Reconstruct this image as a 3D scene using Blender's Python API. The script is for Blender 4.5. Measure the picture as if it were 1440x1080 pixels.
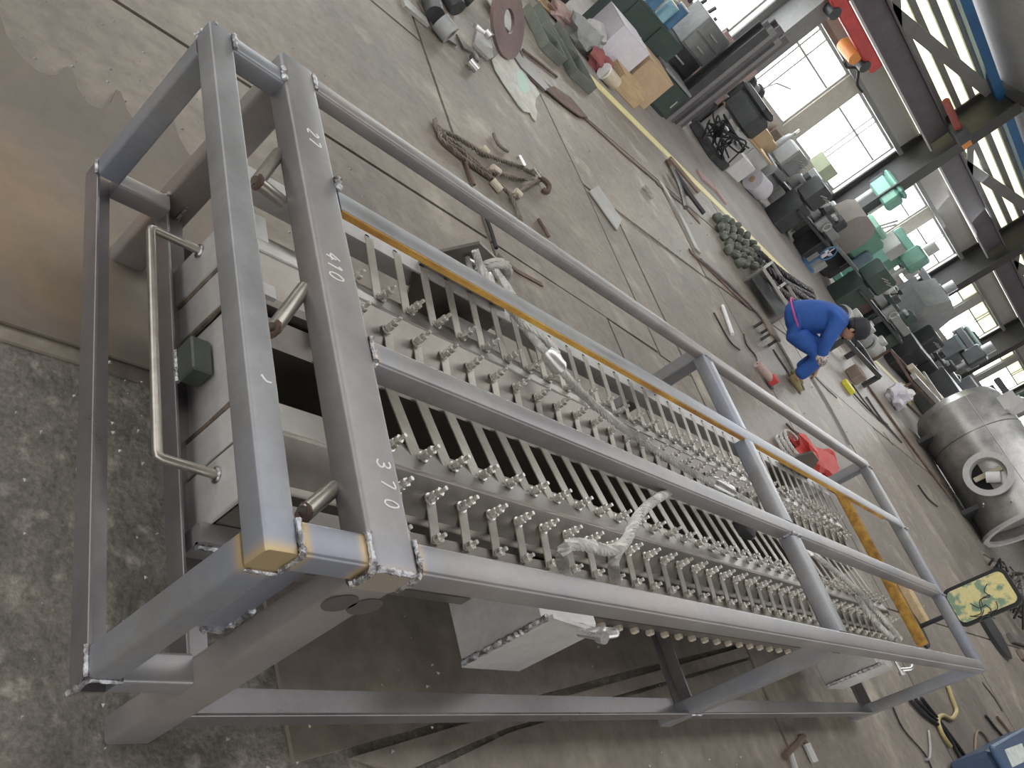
import bpy, bmesh, math, random
from mathutils import Vector, Matrix, noise
random.seed(7)
for o in list(bpy.data.objects): bpy.data.objects.remove(o)
S = bpy.context.scene
COL = S.collection
# ------------------------------------------------------------------ camera
K = 1.6                                     # eye height in metres; K also turns layout units into metres
FPX = 1160.0
RC = Matrix(((0.6276128, -0.2585701, 0.7343321), (0.2871381, -0.7998557, -0.5270508), (0.7236393, 0.5416386, -0.4277543)))
cam = bpy.data.cameras.new('camera'); camo = bpy.data.objects.new('camera', cam); COL.objects.link(camo)
cam.sensor_width = 36.0; cam.lens = FPX / 1440 * 36; cam.clip_end = 300; cam.clip_start = 0.05
M3 = Matrix((RC[0], -RC[1], -RC[2])).transposed()
camo.matrix_world = Matrix.Translation((0, 0, K)) @ M3.to_4x4()
S.camera = camo
# ------------------------------------------------------------------ world, light, exposure
S.view_settings.view_transform = 'Standard'; S.view_settings.look = 'None'
S.view_settings.gamma = 1.0; S.view_settings.use_curve_mapping = False
S.view_settings.exposure = 1.42
W = bpy.data.worlds.new('overcast_sky'); S.world = W; W.use_nodes = True
wn = W.node_tree.nodes; wl = W.node_tree.links
bg = wn['Background']; bg.inputs['Strength'].default_value = 1.0
tc = wn.new('ShaderNodeTexCoord'); sx = wn.new('ShaderNodeSeparateXYZ'); rp = wn.new('ShaderNodeValToRGB')
wl.new(tc.outputs['Generated'], sx.inputs[0]); wl.new(sx.outputs['Z'], rp.inputs[0])
rp.color_ramp.elements[0].position = 0.0; rp.color_ramp.elements[0].color = (0.66, 0.645, 0.62, 1)
rp.color_ramp.elements[1].position = 0.35; rp.color_ramp.elements[1].color = (0.80, 0.795, 0.79, 1)
wl.new(rp.outputs[0], bg.inputs[0])
def area(name, loc, target, size, sizey, power, col):
    l = bpy.data.lights.new(name, 'AREA'); l.shape = 'RECTANGLE'; l.size = size; l.size_y = sizey; l.energy = power; l.color = col
    o = bpy.data.objects.new(name, l); COL.objects.link(o); o.location = loc
    o.rotation_euler = (Vector(target) - Vector(loc)).to_track_quat('-Z', 'Y').to_euler(); return o
area('window_daylight', (18, 14.6, 3.0), (14, 4, 0.4), 34, 3.0, 900, (0.95, 0.98, 1.0))

# ------------------------------------------------------------------ pixel helpers (frame 1440 x 1080)
def ray(x, y):
    c = Vector(((x - 720) / FPX, (y - 540) / FPX, 1.0)); return RC.transposed() @ c
def PZ(x, y, z=0.0):
    d = ray(x, y); t = (z - K) / d.z; return Vector((0, 0, K)) + d * t
def PY(x, y, yy):
    d = ray(x, y); t = yy / d.y; return Vector((0, 0, K)) + d * t
def PX(x, y, xx):
    d = ray(x, y); t = xx / d.x; return Vector((0, 0, K)) + d * t

# ------------------------------------------------------------------ materials
MATS = {}
def mat(name, c1, c2=None, rough=0.6, metal=0.0, scale=6.0, bump=0.0, emit=None, stretch=None, rvar=0.12, heat=False, spots=None, rand=0.0, detail=6.0, lo=0.35, hi=0.68, alpha=None, fine=0.09):
    if name in MATS: return MATS[name]
    m = bpy.data.materials.new(name); m.use_nodes = True; n = m.node_tree.nodes; l = m.node_tree.links
    b = n['Principled BSDF']; b.inputs['Metallic'].default_value = metal; b.inputs['Roughness'].default_value = rough
    if c2 is None: c2 = tuple(x * 0.8 for x in c1)
    t = n.new('ShaderNodeTexCoord'); mp = n.new('ShaderNodeMapping'); l.new(t.outputs['Object'], mp.inputs[0])
    if stretch: mp.inputs['Scale'].default_value = stretch
    nz = n.new('ShaderNodeTexNoise'); nz.inputs['Scale'].default_value = scale; nz.inputs['Detail'].default_value = detail; nz.inputs['Roughness'].default_value = 0.62
    l.new(mp.outputs[0], nz.inputs['Vector'])
    r = n.new('ShaderNodeValToRGB'); r.color_ramp.elements[0].position = lo; r.color_ramp.elements[1].position = hi
    r.color_ramp.elements[0].color = (*c2, 1); r.color_ramp.elements[1].color = (*c1, 1)
    l.new(nz.outputs['Fac'], r.inputs[0]); col = r.outputs[0]
    if spots:
        n2 = n.new('ShaderNodeTexNoise'); n2.inputs['Scale'].default_value = spots[1]; n2.inputs['Detail'].default_value = 4
        l.new(mp.outputs[0], n2.inputs['Vector'])
        r2 = n.new('ShaderNodeValToRGB'); r2.color_ramp.elements[0].position = spots[2]; r2.color_ramp.elements[1].position = spots[3]
        l.new(n2.outputs['Fac'], r2.inputs[0])
        mx = n.new('ShaderNodeMixRGB'); l.new(r2.outputs[0], mx.inputs[0]); l.new(col, mx.inputs[1]); mx.inputs[2].default_value = (*spots[0], 1); col = mx.outputs[0]
    if fine:
        n3 = n.new('ShaderNodeTexNoise'); n3.inputs['Scale'].default_value = scale * 11; n3.inputs['Detail'].default_value = 8; n3.inputs['Roughness'].default_value = 0.7
        l.new(mp.outputs[0], n3.inputs['Vector']); m3 = n.new('ShaderNodeMapRange'); m3.inputs[1].default_value = 0.3; m3.inputs[2].default_value = 0.7; m3.inputs[3].default_value = 1 - fine; m3.inputs[4].default_value = 1 + fine
        l.new(n3.outputs['Fac'], m3.inputs[0]); h3 = n.new('ShaderNodeHueSaturation'); l.new(m3.outputs[0], h3.inputs['Value']); l.new(col, h3.inputs['Color']); col = h3.outputs[0]
    if rand:
        oi = n.new('ShaderNodeObjectInfo'); hv = n.new('ShaderNodeHueSaturation')
        ma = n.new('ShaderNodeMapRange'); ma.inputs[3].default_value = 1 - rand; ma.inputs[4].default_value = 1 + rand
        l.new(oi.outputs['Random'], ma.inputs[0]); l.new(ma.outputs[0], hv.inputs['Value']); l.new(col, hv.inputs['Color']); col = hv.outputs[0]
    if heat:
        at = n.new('ShaderNodeVertexColor'); at.layer_name = 'oxide_tint'; bw = n.new('ShaderNodeRGBToBW'); l.new(at.outputs['Color'], bw.inputs[0])
        hr = n.new('ShaderNodeValToRGB'); e = hr.color_ramp.elements
        e[0].position = 0.0; e[0].color = (0.2, 0.26, 0.34, 1); e[1].position = 1.0; e[1].color = (0.26, 0.2, 0.14, 1)
        e1 = e.new(0.45); e1.color = (0.3, 0.3, 0.34, 1); e2 = e.new(0.75); e2.color = (0.47, 0.36, 0.20, 1)
        hf = n.new('ShaderNodeMath'); hf.operation = 'MULTIPLY'; hf.inputs[1].default_value = 1.5; hf.use_clamp = True
        l.new(bw.outputs[0], hr.inputs[0]); l.new(bw.outputs[0], hf.inputs[0])
        mx = n.new('ShaderNodeMixRGB'); l.new(hf.outputs[0], mx.inputs[0]); l.new(col, mx.inputs[1]); l.new(hr.outputs[0], mx.inputs[2]); col = mx.outputs[0]
    l.new(col, b.inputs['Base Color'])
    if rvar:
        rr = n.new('ShaderNodeMapRange'); rr.inputs[3].default_value = max(0.05, rough - rvar); rr.inputs[4].default_value = min(1, rough + rvar)
        l.new(nz.outputs['Fac'], rr.inputs[0]); l.new(rr.outputs[0], b.inputs['Roughness'])
    if bump:
        bp = n.new('ShaderNodeBump'); bp.inputs['Strength'].default_value = bump; bp.inputs['Distance'].default_value = 0.01
        nb = n.new('ShaderNodeTexNoise'); nb.inputs['Scale'].default_value = scale * 5; nb.inputs['Detail'].default_value = 5; l.new(mp.outputs[0], nb.inputs['Vector'])
        l.new(nb.outputs['Fac'], bp.inputs['Height']); l.new(bp.outputs[0], b.inputs['Normal'])
    if emit:
        b.inputs['Emission Color'].default_value = (*emit[0], 1); b.inputs['Emission Strength'].default_value = emit[1]
    if alpha is not None: b.inputs['Alpha'].default_value = alpha
    MATS[name] = m; return m
STEEL = mat('mill_scale_steel', (0.325, 0.31, 0.305), (0.225, 0.22, 0.225), 0.38, 0.5, 3.0, 0.02, heat=True, fine=0.07, spots=((0.33, 0.28, 0.25), 1.6, 0.5, 0.72))
STEELB = mat('bluish_mill_scale_steel', (0.315, 0.32, 0.33), (0.215, 0.215, 0.22), 0.38, 0.5, 4.0, 0.02, heat=True, fine=0.07, spots=((0.25, 0.27, 0.33), 2.2, 0.5, 0.7))
ANGLE = mat('darkened_angle_steel', (0.23, 0.215, 0.22), (0.14, 0.13, 0.135), 0.3, 0.5, 3.0, 0.02, fine=0.07, heat=True)  # same steel, darkened to stand for dark reflections inside the angle rails
RUST = mat('orange_rust', (0.60, 0.36, 0.07), (0.28, 0.13, 0.03), 0.8, 0.1, 9.0, 0.3, stretch=(0.6, 2, 2))
STAIN = mat('stainless', (0.33, 0.30, 0.272), (0.215, 0.197, 0.18), 0.38, 0.85, 2.5, 0.03)
STAINL = mat('bright_stainless_plate', (0.66, 0.65, 0.64), (0.52, 0.51, 0.50), 0.5, 0.55, 3.0, 0.03)
SLAT = mat('stainless_slat', (0.50, 0.475, 0.425), (0.36, 0.34, 0.30), 0.45, 0.6, 20, 0.0, rand=0.18)
BOLT = mat('bright_bolt_steel', (0.95, 0.93, 0.88), (0.62, 0.60, 0.56), 0.28, 0.8, 40)
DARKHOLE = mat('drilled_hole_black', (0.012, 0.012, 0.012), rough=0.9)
WELD = mat('weld_bead_metal', (0.62, 0.63, 0.66), (0.20, 0.19, 0.19), 0.35, 0.85, 60, 0.3, lo=0.42, hi=0.58)
PIPE = mat('brushed_pipe', (0.50, 0.47, 0.42), (0.32, 0.29, 0.26), 0.33, 0.85, 8)
ROPE = mat('galvanised_wire_rope', (0.66, 0.655, 0.62), (0.42, 0.41, 0.38), 0.5, 0.35, 30)
ROPEOLD = mat('dirty_wire_rope', (0.27, 0.22, 0.18), (0.13, 0.11, 0.09), 0.65, 0.3, 20)
GALV = mat('polished_shackle', (0.82, 0.82, 0.81), (0.6, 0.6, 0.6), 0.28, 0.8, 10)
CHALK = mat('white_chalk', (0.85, 0.85, 0.83), rough=0.95)
FLOORC = mat('floor_concrete', (0.235, 0.215, 0.185), (0.125, 0.113, 0.10), 0.75, 0.0, 7.0, 0.8, spots=((0.33, 0.305, 0.265), 17, 0.55, 0.72), detail=14, fine=0.4)
PLATE = mat('floor_steel_plate', (0.30, 0.258, 0.215), (0.18, 0.156, 0.132), 0.52, 0.2, 1.3, 0.2, spots=((0.42, 0.372, 0.30), 2.2, 0.56, 0.76), rand=0.15, detail=12, fine=0.22)
AISLEC = mat('aisle_concrete', (0.40, 0.36, 0.33), (0.28, 0.255, 0.235), 0.7, 0.0, 1.2, 0.1)
YELLOWLINE = mat('pale_yellow_aisle_line', (0.93, 0.86, 0.48), (0.80, 0.70, 0.36), 0.55, 0.0, 2.0)  # pale yellow of the line along the aisle
WALLC = mat('cream_wall', (0.62, 0.58, 0.51), (0.54, 0.50, 0.44), 0.8, 0.0, 1.0)
WALLG = mat('grey_corrugated', (0.50, 0.49, 0.46), (0.43, 0.42, 0.40), 0.7, 0.1, 1.0)
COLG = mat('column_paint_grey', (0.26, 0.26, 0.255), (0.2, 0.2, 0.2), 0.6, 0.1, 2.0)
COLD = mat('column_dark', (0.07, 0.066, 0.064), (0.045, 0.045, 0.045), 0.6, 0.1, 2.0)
PURP = mat('crane_girder_purple_grey', (0.15, 0.135, 0.15), (0.11, 0.10, 0.11), 0.6, 0.1, 2.0)
BLUEP = mat('blue_paint', (0.035, 0.16, 0.36), (0.03, 0.12, 0.28), 0.5, 0.0, 2.0)
REDP = mat('red_paint', (0.62, 0.08, 0.07), (0.45, 0.05, 0.05), 0.5, 0.0, 3.0)
ORANGEP = mat('orange_paint', (0.85, 0.32, 0.08), rough=0.5)
ROOFG = mat('roof_sheet', (0.36, 0.35, 0.35), (0.30, 0.295, 0.295), 0.6, 0.1, 1.0)
WFRAME = mat('window_frame_paint', (0.52, 0.52, 0.50), rough=0.6)
def glassmat(name, col, tr, em):
    m = bpy.data.materials.new(name); m.use_nodes = True; n = m.node_tree.nodes; l = m.node_tree.links
    for x in list(n):
        if x.type != 'OUTPUT_MATERIAL': n.remove(x)
    out = [x for x in n if x.type == 'OUTPUT_MATERIAL'][0]
    a = n.new('ShaderNodeBsdfTranslucent'); a.inputs[0].default_value = (*col, 1)
    b = n.new('ShaderNodeBsdfTransparent'); b.inputs[0].default_value = (*col, 1)
    mx = n.new('ShaderNodeMixShader'); mx.inputs[0].default_value = tr; l.new(a.outputs[0], mx.inputs[1]); l.new(b.outputs[0], mx.inputs[2])
    e = n.new('ShaderNodeEmission'); e.inputs[0].default_value = (*col, 1); e.inputs[1].default_value = em
    ad = n.new('ShaderNodeAddShader'); l.new(mx.outputs[0], ad.inputs[0]); l.new(e.outputs[0], ad.inputs[1]); l.new(ad.outputs[0], out.inputs[0])
    MATS[name] = m; return m
PANE = glassmat('daylit_window_pane', (0.97, 0.99, 1.0), 0.6, 0.75)
CLER = glassmat('daylit_translucent_sheet', (0.80, 0.79, 0.60), 0.1, 0.2)
G_GREEN = mat('machine_green', (0.20, 0.40, 0.32), (0.14, 0.30, 0.24), 0.5, 0.1, 3)
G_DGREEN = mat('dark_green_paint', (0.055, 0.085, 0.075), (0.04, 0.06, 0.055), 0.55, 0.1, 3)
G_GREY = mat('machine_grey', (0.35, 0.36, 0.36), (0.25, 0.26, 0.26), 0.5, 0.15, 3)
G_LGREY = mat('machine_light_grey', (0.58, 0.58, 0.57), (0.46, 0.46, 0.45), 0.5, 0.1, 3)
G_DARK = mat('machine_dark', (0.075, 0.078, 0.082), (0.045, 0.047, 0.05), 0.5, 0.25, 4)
G_BLACK = mat('black_rubber', (0.02, 0.02, 0.022), rough=0.6)
G_BROWN = mat('worn_brown', (0.30, 0.24, 0.19), (0.20, 0.155, 0.12), 0.7, 0.0, 4)
G_BEIGE = mat('beige_paint', (0.60, 0.53, 0.42), (0.50, 0.44, 0.35), 0.65, 0.0, 3)
G_WOOD = mat('light_wood', (0.62, 0.47, 0.28), (0.48, 0.35, 0.2), 0.7, 0.0, 5, stretch=(1, 6, 6))
G_CARD = mat('cardboard', (0.56, 0.42, 0.27), (0.48, 0.35, 0.22), 0.8, 0.0, 4)
G_WHITE = mat('white_paint', (0.80, 0.80, 0.80), (0.7, 0.7, 0.7), 0.5, 0.0, 4)
G_LILAC = mat('pale_box_board', (0.72, 0.70, 0.76), (0.66, 0.64, 0.70), 0.6, 0.0, 4)
G_BLUE = mat('worn_blue', (0.10, 0.24, 0.42), (0.06, 0.15, 0.28), 0.5, 0.0, 4)
G_TEAL = mat('teal_paint', (0.07, 0.17, 0.20), (0.05, 0.11, 0.13), 0.5, 0.1, 4)
G_YEL = mat('bright_yellow', (0.80, 0.75, 0.06), (0.65, 0.6, 0.05), 0.5, 0.0, 4)
G_PINK = mat('faded_pink', (0.50, 0.36, 0.33), (0.42, 0.30, 0.28), 0.7, 0.0, 4)
STEELP = mat('plain_steel_bar', (0.24, 0.225, 0.215), (0.14, 0.13, 0.125), 0.45, 0.6, 8, rand=0.2)
STEELL = mat('pale_steel_plate', (0.46, 0.45, 0.43), (0.34, 0.33, 0.31), 0.5, 0.4, 4, 0.05)
RUSTD = mat('dark_rusty_steel', (0.20, 0.13, 0.10), (0.10, 0.07, 0.055), 0.75, 0.2, 8, 0.2)
TANKM = mat('tank_stainless', (0.62, 0.61, 0.60), (0.34, 0.34, 0.33), 0.34, 0.8, 3.2, 0.05, lo=0.3, hi=0.7)

# ------------------------------------------------------------------ mesh builder
class MB:
    def __init__(s): s.v = []; s.f = []; s.sm = []; s.h = {}
    def add(s, vs, fs, smooth=False):
        b = len(s.v); s.v += [Vector(v) for v in vs]
        for f in fs: s.f.append([b + i for i in f]); s.sm.append(smooth)
        return s
    def box(s, x0, x1, y0, y1, z0, z1, M=None):
        vs = [Vector((x, y, z)) for z in (z0, z1) for y in (y0, y1) for x in (x0, x1)]
        if M is not None: vs = [M @ v for v in vs]
        return s.add(vs, [(0, 2, 3, 1), (4, 5, 7, 6), (0, 1, 5, 4), (2, 6, 7, 3), (0, 4, 6, 2), (1, 3, 7, 5)])
    def bbox(s, c, sz, b=0.01, M=None):
        # box with chamfered vertical and horizontal edges
        hx, hy, hz = sz[0] / 2, sz[1] / 2, sz[2] / 2; b = min(b, hx * .9, hy * .9, hz * .9); vs = []
        for z, i in ((-hz, b), (-hz + b, 0), (hz - b, 0), (hz, b)):
            x, y = hx - i, hy - i; k = b
            for px, py in ((x - k, -y), (x, -y + k), (x, y - k), (x - k, y), (-x + k, y), (-x, y - k), (-x, -y + k), (-x + k, -y)):
                vs.append(Vector((c[0] + px, c[1] + py, c[2] + z)))
        if M is not None: vs = [M @ v for v in vs]
        fs = [tuple(reversed(range(8))), tuple(range(24, 32))]
        for r in range(3):
            for i in range(8): j = (i + 1) % 8; fs.append((r * 8 + i, r * 8 + j, r * 8 + 8 + j, r * 8 + 8 + i))
        return s.add(vs, fs)
    def cyl(s, p0, p1, r0, r1=None, n=12, caps=True, smooth=True):
        p0, p1 = Vector(p0), Vector(p1); r1 = r0 if r1 is None else r1
        d = (p1 - p0).normalized(); u = d.orthogonal().normalized(); w = d.cross(u)
        vs = []
        for p, r in ((p0, r0), (p1, r1)):
            for i in range(n): a = 2 * math.pi * i / n; vs.append(p + (u * math.cos(a) + w * math.sin(a)) * r)
        s.add(vs, [(i, (i + 1) % n, n + (i + 1) % n, n + i) for i in range(n)], smooth)
        if caps: s.add(vs, [tuple(reversed(range(n))), tuple(range(n, 2 * n))])
        return s
    def tube(s, pts, r, n=8, caps=True, closed=False, bumps=0.0):
        pts = [Vector(p) for p in pts]; m = len(pts); rings = []; u = None
        for i, p in enumerate(pts):
            if closed: t = pts[(i + 1) % m] - pts[i - 1]
            else: t = pts[min(i + 1, m - 1)] - pts[max(i - 1, 0)]
            t = t.normalized() if t.length > 1e-9 else Vector((0, 0, 1))
            if u is None: u = t.orthogonal().normalized()
            else:
                u = u - t * u.dot(t); u = u.normalized() if u.length > 1e-6 else t.orthogonal().normalized()
            w = t.cross(u); rr = (r[i] if isinstance(r, (list, tuple)) else r) * (1 + random.uniform(-bumps, bumps))
            rings.append([p + (u * math.cos(2 * math.pi * k / n) + w * math.sin(2 * math.pi * k / n)) * rr for k in range(n)])
        vs = [v for q in rings for v in q]; fs = []
        for i in range(m if closed else m - 1):
            a, b = i * n, ((i + 1) % m) * n
            for k in range(n): fs.append((a + k, a + (k + 1) % n, b + (k + 1) % n, b + k))
        s.add(vs, fs, True)
        if caps and not closed: s.add(rings[0], [tuple(reversed(range(n)))]); s.add(rings[-1], [tuple(range(n))])
        return s
    def prism(s, poly, d0, d1, f=None):
        # poly: 2-D points, f(u, v, d) -> 3-D
        f = f or (lambda u, v, d: (u, v, d)); n = len(poly)
        vs = [f(u, v, d0) for u, v in poly] + [f(u, v, d1) for u, v in poly]
        return s.add(vs, [tuple(reversed(range(n))), tuple(range(n, 2 * n))] + [(i, (i + 1) % n, n + (i + 1) % n, n + i) for i in range(n)])
    def lathe(s, prof, c=(0, 0, 0), M=None, n=24, smooth=True):
        # prof: (r, h) about +Z through c
        vs = []
        for r, h in prof:
            for i in range(n):
                a = 2 * math.pi * i / n; v = Vector((r * math.cos(a), r * math.sin(a), h)); v = M @ v if M is not None else v; vs.append(v + Vector(c))
        fs = []
        for j in range(len(prof) - 1):
            for i in range(n): k = (i + 1) % n; fs.append((j * n + i, j * n + k, j * n + n + k, j * n + n + i))
        return s.add(vs, fs, smooth)
    def blob(s, c, r, sub=2, amp=0.15, sc=(1, 1, 1), seed=0.0, M=None):
        bm = bmesh.new(); bmesh.ops.create_icosphere(bm, subdivisions=sub, radius=1.0)
        vs = []
        for v in bm.verts:
            p = v.co.copy(); p *= 1 + amp * noise.noise(p * 1.7 + Vector((seed, seed * 1.3, 0)))
            p = Vector((p.x * sc[0] * r, p.y * sc[1] * r, p.z * sc[2] * r)); p = M @ p if M is not None else p; vs.append(p + Vector(c))
        bm.verts.index_update(); fs = [[v.index for v in f.verts] for f in bm.faces]; bm.free()
        return s.add(vs, fs, True)
    def rtube(s, ax, a0, a1, b0, b1, c0, c1, r=0.006, heat=(1, 1), hl=0.032):
        # rounded rectangular hollow-section tube along axis ax between a0 and a1; b, c the other two axes in xyz order
        prof = []; k = 3; r = min(r, (b1 - b0) * .45, (c1 - c0) * .45)
        for cx, cy, q in ((b1 - r, c1 - r, 0), (b0 + r, c1 - r, 1), (b0 + r, c0 + r, 2), (b1 - r, c0 + r, 3)):
            for i in range(k + 1): a = math.pi / 2 * (q + i / k); prof.append((cx + r * math.cos(a), cy + r * math.sin(a)))
        n = len(prof); L = a1 - a0; st = [(0, heat[0]), (hl * .35, heat[0] * .78), (hl, heat[0] * .3), (hl * 2.2, 0)]
        st = [x for x in st if x[0] < L / 2] ; st = [(a0 + d, h) for d, h in st] + [(a1 - d, h * heat[1] / max(heat[0], 1e-6)) for d, h in reversed(st)]
        vs = []; b = len(s.v)
        for i, (a, h) in enumerate(st):
            for p, q in prof:
                v = {'x': (a, p, q), 'y': (p, a, q), 'z': (p, q, a)}[ax]; s.h[b + len(vs)] = h; vs.append(v)
        fs = []
        for i in range(len(st) - 1):
            for j in range(n): m = (j + 1) % n; fs.append((i * n + j, i * n + m, i * n + n + m, i * n + n + j))
        s.add(vs, fs, True); s.add(vs[:n], [tuple(reversed(range(n)))]); s.add(vs[-n:], [tuple(range(n))]); return s
    def mesh(s, name, off=Vector((0, 0, 0)), angle=35):
        me = bpy.data.meshes.new(name); me.from_pydata([tuple(v - off) for v in s.v], [], s.f)
        me.polygons.foreach_set('use_smooth', s.sm)
        bm = bmesh.new(); bm.from_mesh(me); bmesh.ops.remove_doubles(bm, verts=bm.verts, dist=1e-5); bmesh.ops.recalc_face_normals(bm, faces=bm.faces)
        if s.h:
            import mathutils
            hv = []
            kd = mathutils.kdtree.KDTree(len(s.h))
            ks = list(s.h)
            for i, k in enumerate(ks): kd.insert(s.v[k] - off, i)
            kd.balance()
            for v in bm.verts: hv.append(s.h[ks[kd.find(v.co)[1]]])
        bm.to_mesh(me); bm.free()
        if s.h:
            ca = me.color_attributes.new('oxide_tint', 'FLOAT_COLOR', 'POINT')
            for i, h in enumerate(hv): ca.data[i].color = (h, h, h, 1)
        if any(s.sm): me.set_sharp_from_angle(angle=math.radians(angle))
        me.update(); return me

def rootloc(p):
    while p.parent: p = p.parent
    return Vector(p.location)
def ob(name, mb, material, parent=None, label=None, cat=None, group=None, kind=None, local=False, origin=None, angle=35):
    off = Vector((0, 0, 0))
    if parent is not None and not local: off = rootloc(parent)
    loc = Vector((0, 0, 0))
    if parent is None:
        if origin is None:
            xs = [v.x for v in mb.v]; ys = [v.y for v in mb.v]; zs = [v.z for v in mb.v]
            origin = Vector(((min(xs) + max(xs)) / 2, (min(ys) + max(ys)) / 2, min(zs)))
        if not local: off = Vector(origin); loc = Vector(origin)
    me = mb.mesh(name, off, angle); o = bpy.data.objects.new(name, me); COL.objects.link(o); o.location = loc
    me.materials.append(material)
    if parent is not None: o.parent = parent
    tag(o, label, cat, group, kind); return o
def tag(o, label=None, cat=None, group=None, kind=None):
    if label: o['label'] = label
    if cat: o['category'] = cat
    if group: o['group'] = group
    if kind: o['kind'] = kind
    return o
def thing(name, label, cat, loc=(0, 0, 0), rz=0.0, group=None, kind=None):
    o = bpy.data.objects.new(name, None); o.empty_display_size = 0.1; COL.objects.link(o); o.location = loc; o.rotation_euler = (0, 0, rz)
    return tag(o, label, cat, group, kind)
def inst(src, parent, loc, rz=0.0, rot=None):
    o = bpy.data.objects.new(src.name.split('.')[0], src.data); COL.objects.link(o); o.parent = parent; o.location = loc
    o.rotation_euler = rot if rot else (0, 0, rz)
    if 'kind' in src: o['kind'] = src['kind']
    return o
def copytree(src, parent=None, loc=None, rz=None):
    o = src.copy(); COL.objects.link(o); o.parent = parent
    if loc is not None: o.location = loc
    if rz is not None: o.rotation_euler = (0, 0, rz)
    for c in list(src.children): copytree(c, o)
    return o
def smooth(pts, k=6):
    pts = [Vector(p) for p in pts]; out = []
    for i in range(len(pts) - 1):
        p0 = pts[max(i - 1, 0)]; p1 = pts[i]; p2 = pts[i + 1]; p3 = pts[min(i + 2, len(pts) - 1)]
        for j in range(k):
            t = j / k
            out.append(0.5 * ((2 * p1) + (p2 - p0) * t + (2 * p0 - 5 * p1 + 4 * p2 - p3) * t * t + (3 * p1 - p0 - 3 * p2 + p3) * t ** 3))
    out.append(pts[-1]); return out
def resample(pts, d):
    out = [pts[0].copy()]; acc = 0.0
    for a, b in zip(pts, pts[1:]):
        L = (b - a).length
        if L < 1e-9: continue
        t = d - acc
        while t <= L: out.append(a.lerp(b, t / L)); t += d
        acc = (acc + L) % d
    out.append(pts[-1].copy()); return out
def ropemesh(mb, pts, r, pitch=None, strands=6):
    pts = resample(smooth(pts, 10), r * 1.3); pitch = pitch or r * 7.5; L = 0.0; u = None; acc = [[] for _ in range(strands)]
    for i, p in enumerate(pts):
        t = (pts[min(i + 1, len(pts) - 1)] - pts[max(i - 1, 0)])
        t = t.normalized() if t.length > 1e-9 else Vector((1, 0, 0))
        u = t.orthogonal().normalized() if u is None else (u - t * u.dot(t)).normalized(); w = t.cross(u)
        if i: L += (p - pts[i - 1]).length
        for k in range(strands):
            a = 2 * math.pi * (L / pitch + k / strands); acc[k].append(p + (u * math.cos(a) + w * math.sin(a)) * r * 0.62)
    for q in acc: mb.tube(q, r * (0.42 if strands > 4 else 0.56), 5)
    return mb
def scaled(*a): return [x * K for x in a]
# ------------------------------------------------------------------ floor
floor = ob('floor', MB().box(-6, 46, -8, 14.2, -0.08, -0.012), FLOORC, kind='structure', origin=(0, 0, -0.012), label='rough dark concrete workshop floor')
PL = [[(-2, 1.4), (1.6, 1.4), (2.95, 1.4), (2.95, 3.09), (-2, 3.09)], [(-2, 3.11), (2.94, 3.11), (2.94, 4.96), (-2, 4.96)], [(-2, 4.98), (2.94, 4.98), (2.94, 7.88), (-2, 7.88)],
      [(2.97, 3.1), (3.66, 3.08), (4.76, 3.05), (4.77, 4.8), (4.71, 6.36), (4.7, 7.88), (2.97, 7.88)], [(2.97, 1.4), (4.1, 1.4), (4.1, 3.06), (2.97, 3.08)], [(4.12, 1.4), (5.2, 1.4), (5.2, 2.98), (4.12, 3.05)],
      [(4.79, 3.03), (5.2, 3.0), (5.22, 4.8), (4.79, 4.8)], [(4.79, 4.83), (5.2, 4.85), (7.13, 5.0), (7.26, 6.6), (4.74, 6.38)], [(4.74, 6.41), (9.7, 6.86), (9.7, 7.88), (4.73, 7.88)],
      [(5.23, 1.4), (7.4, 1.4), (7.4, 5.0), (5.66, 4.78), (5.24, 4.8)], [(7.42, 1.4), (9.72, 1.4), (9.72, 5.28), (7.42, 5.01)], [(7.16, 5.03), (9.7, 5.31), (9.7, 6.8), (7.29, 6.6)],
      [(9.76, 1.4), (12.4, 1.4), (12.0, 4.6), (9.76, 4.75)], [(9.76, 4.78), (12.0, 4.63), (14.4, 4.6), (14.2, 7.88), (9.74, 7.88)], [(12.43, 1.4), (15.7, 1.4), (15.5, 4.55), (12.05, 4.57)],
      [(1.28, 0.45), (1.8, 0.54), (2.9, 0.72), (4.08, 0.9), (4.08, 1.38), (1.2, 1.38)], [(1.45, 0.455), (1.8, 0.515), (4.08, 0.88), (4.08, 0.83), (2.06, 0.515), (1.6, 0.41)], [(1.66, 0.40), (2.06, 0.50), (4.08, 0.815), (4.08, -1.0), (1.9, -1.0)],
      [(4.11, -1.0), (6.9, -1.0), (6.9, 1.38), (4.11, 1.38)], [(6.93, -1.0), (9.72, -1.0), (9.72, 1.38), (6.93, 1.38)], [(9.76, -1.0), (13, -1.0), (13, 1.38), (9.76, 1.38)], [(13.03, -1.0), (18, -1.0), (18, 1.38), (13.03, 1.38)],
      [(15.75, 1.4), (20, 1.4), (20, 3.2), (15.6, 3.2)], [(14.45, 4.6), (15.5, 4.6), (20, 4.6), (20, 7.88), (14.25, 7.88)], [(4.11, -3.5), (9.7, -3.5), (9.7, -1.03), (4.11, -1.03)]]
for i, p in enumerate(PL):
    zt = random.choice((0.0, 0.0, -0.002, 0.003))
    ob('floor_plate', MB().prism(p, -0.012, zt), PLATE, floor)
aisle = ob('floor_plate', MB().box(-4, 46, 8.16, 14.0, -0.012, 0.0), AISLEC, floor, label='bare pinkish grey aisle concrete beside the machines')
ob('trim_1', MB().box(2, 46, 7.9, 8.15, -0.012, 0.004), YELLOWLINE, kind='structure', label='pale yellow line along the aisle on the floor')
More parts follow.
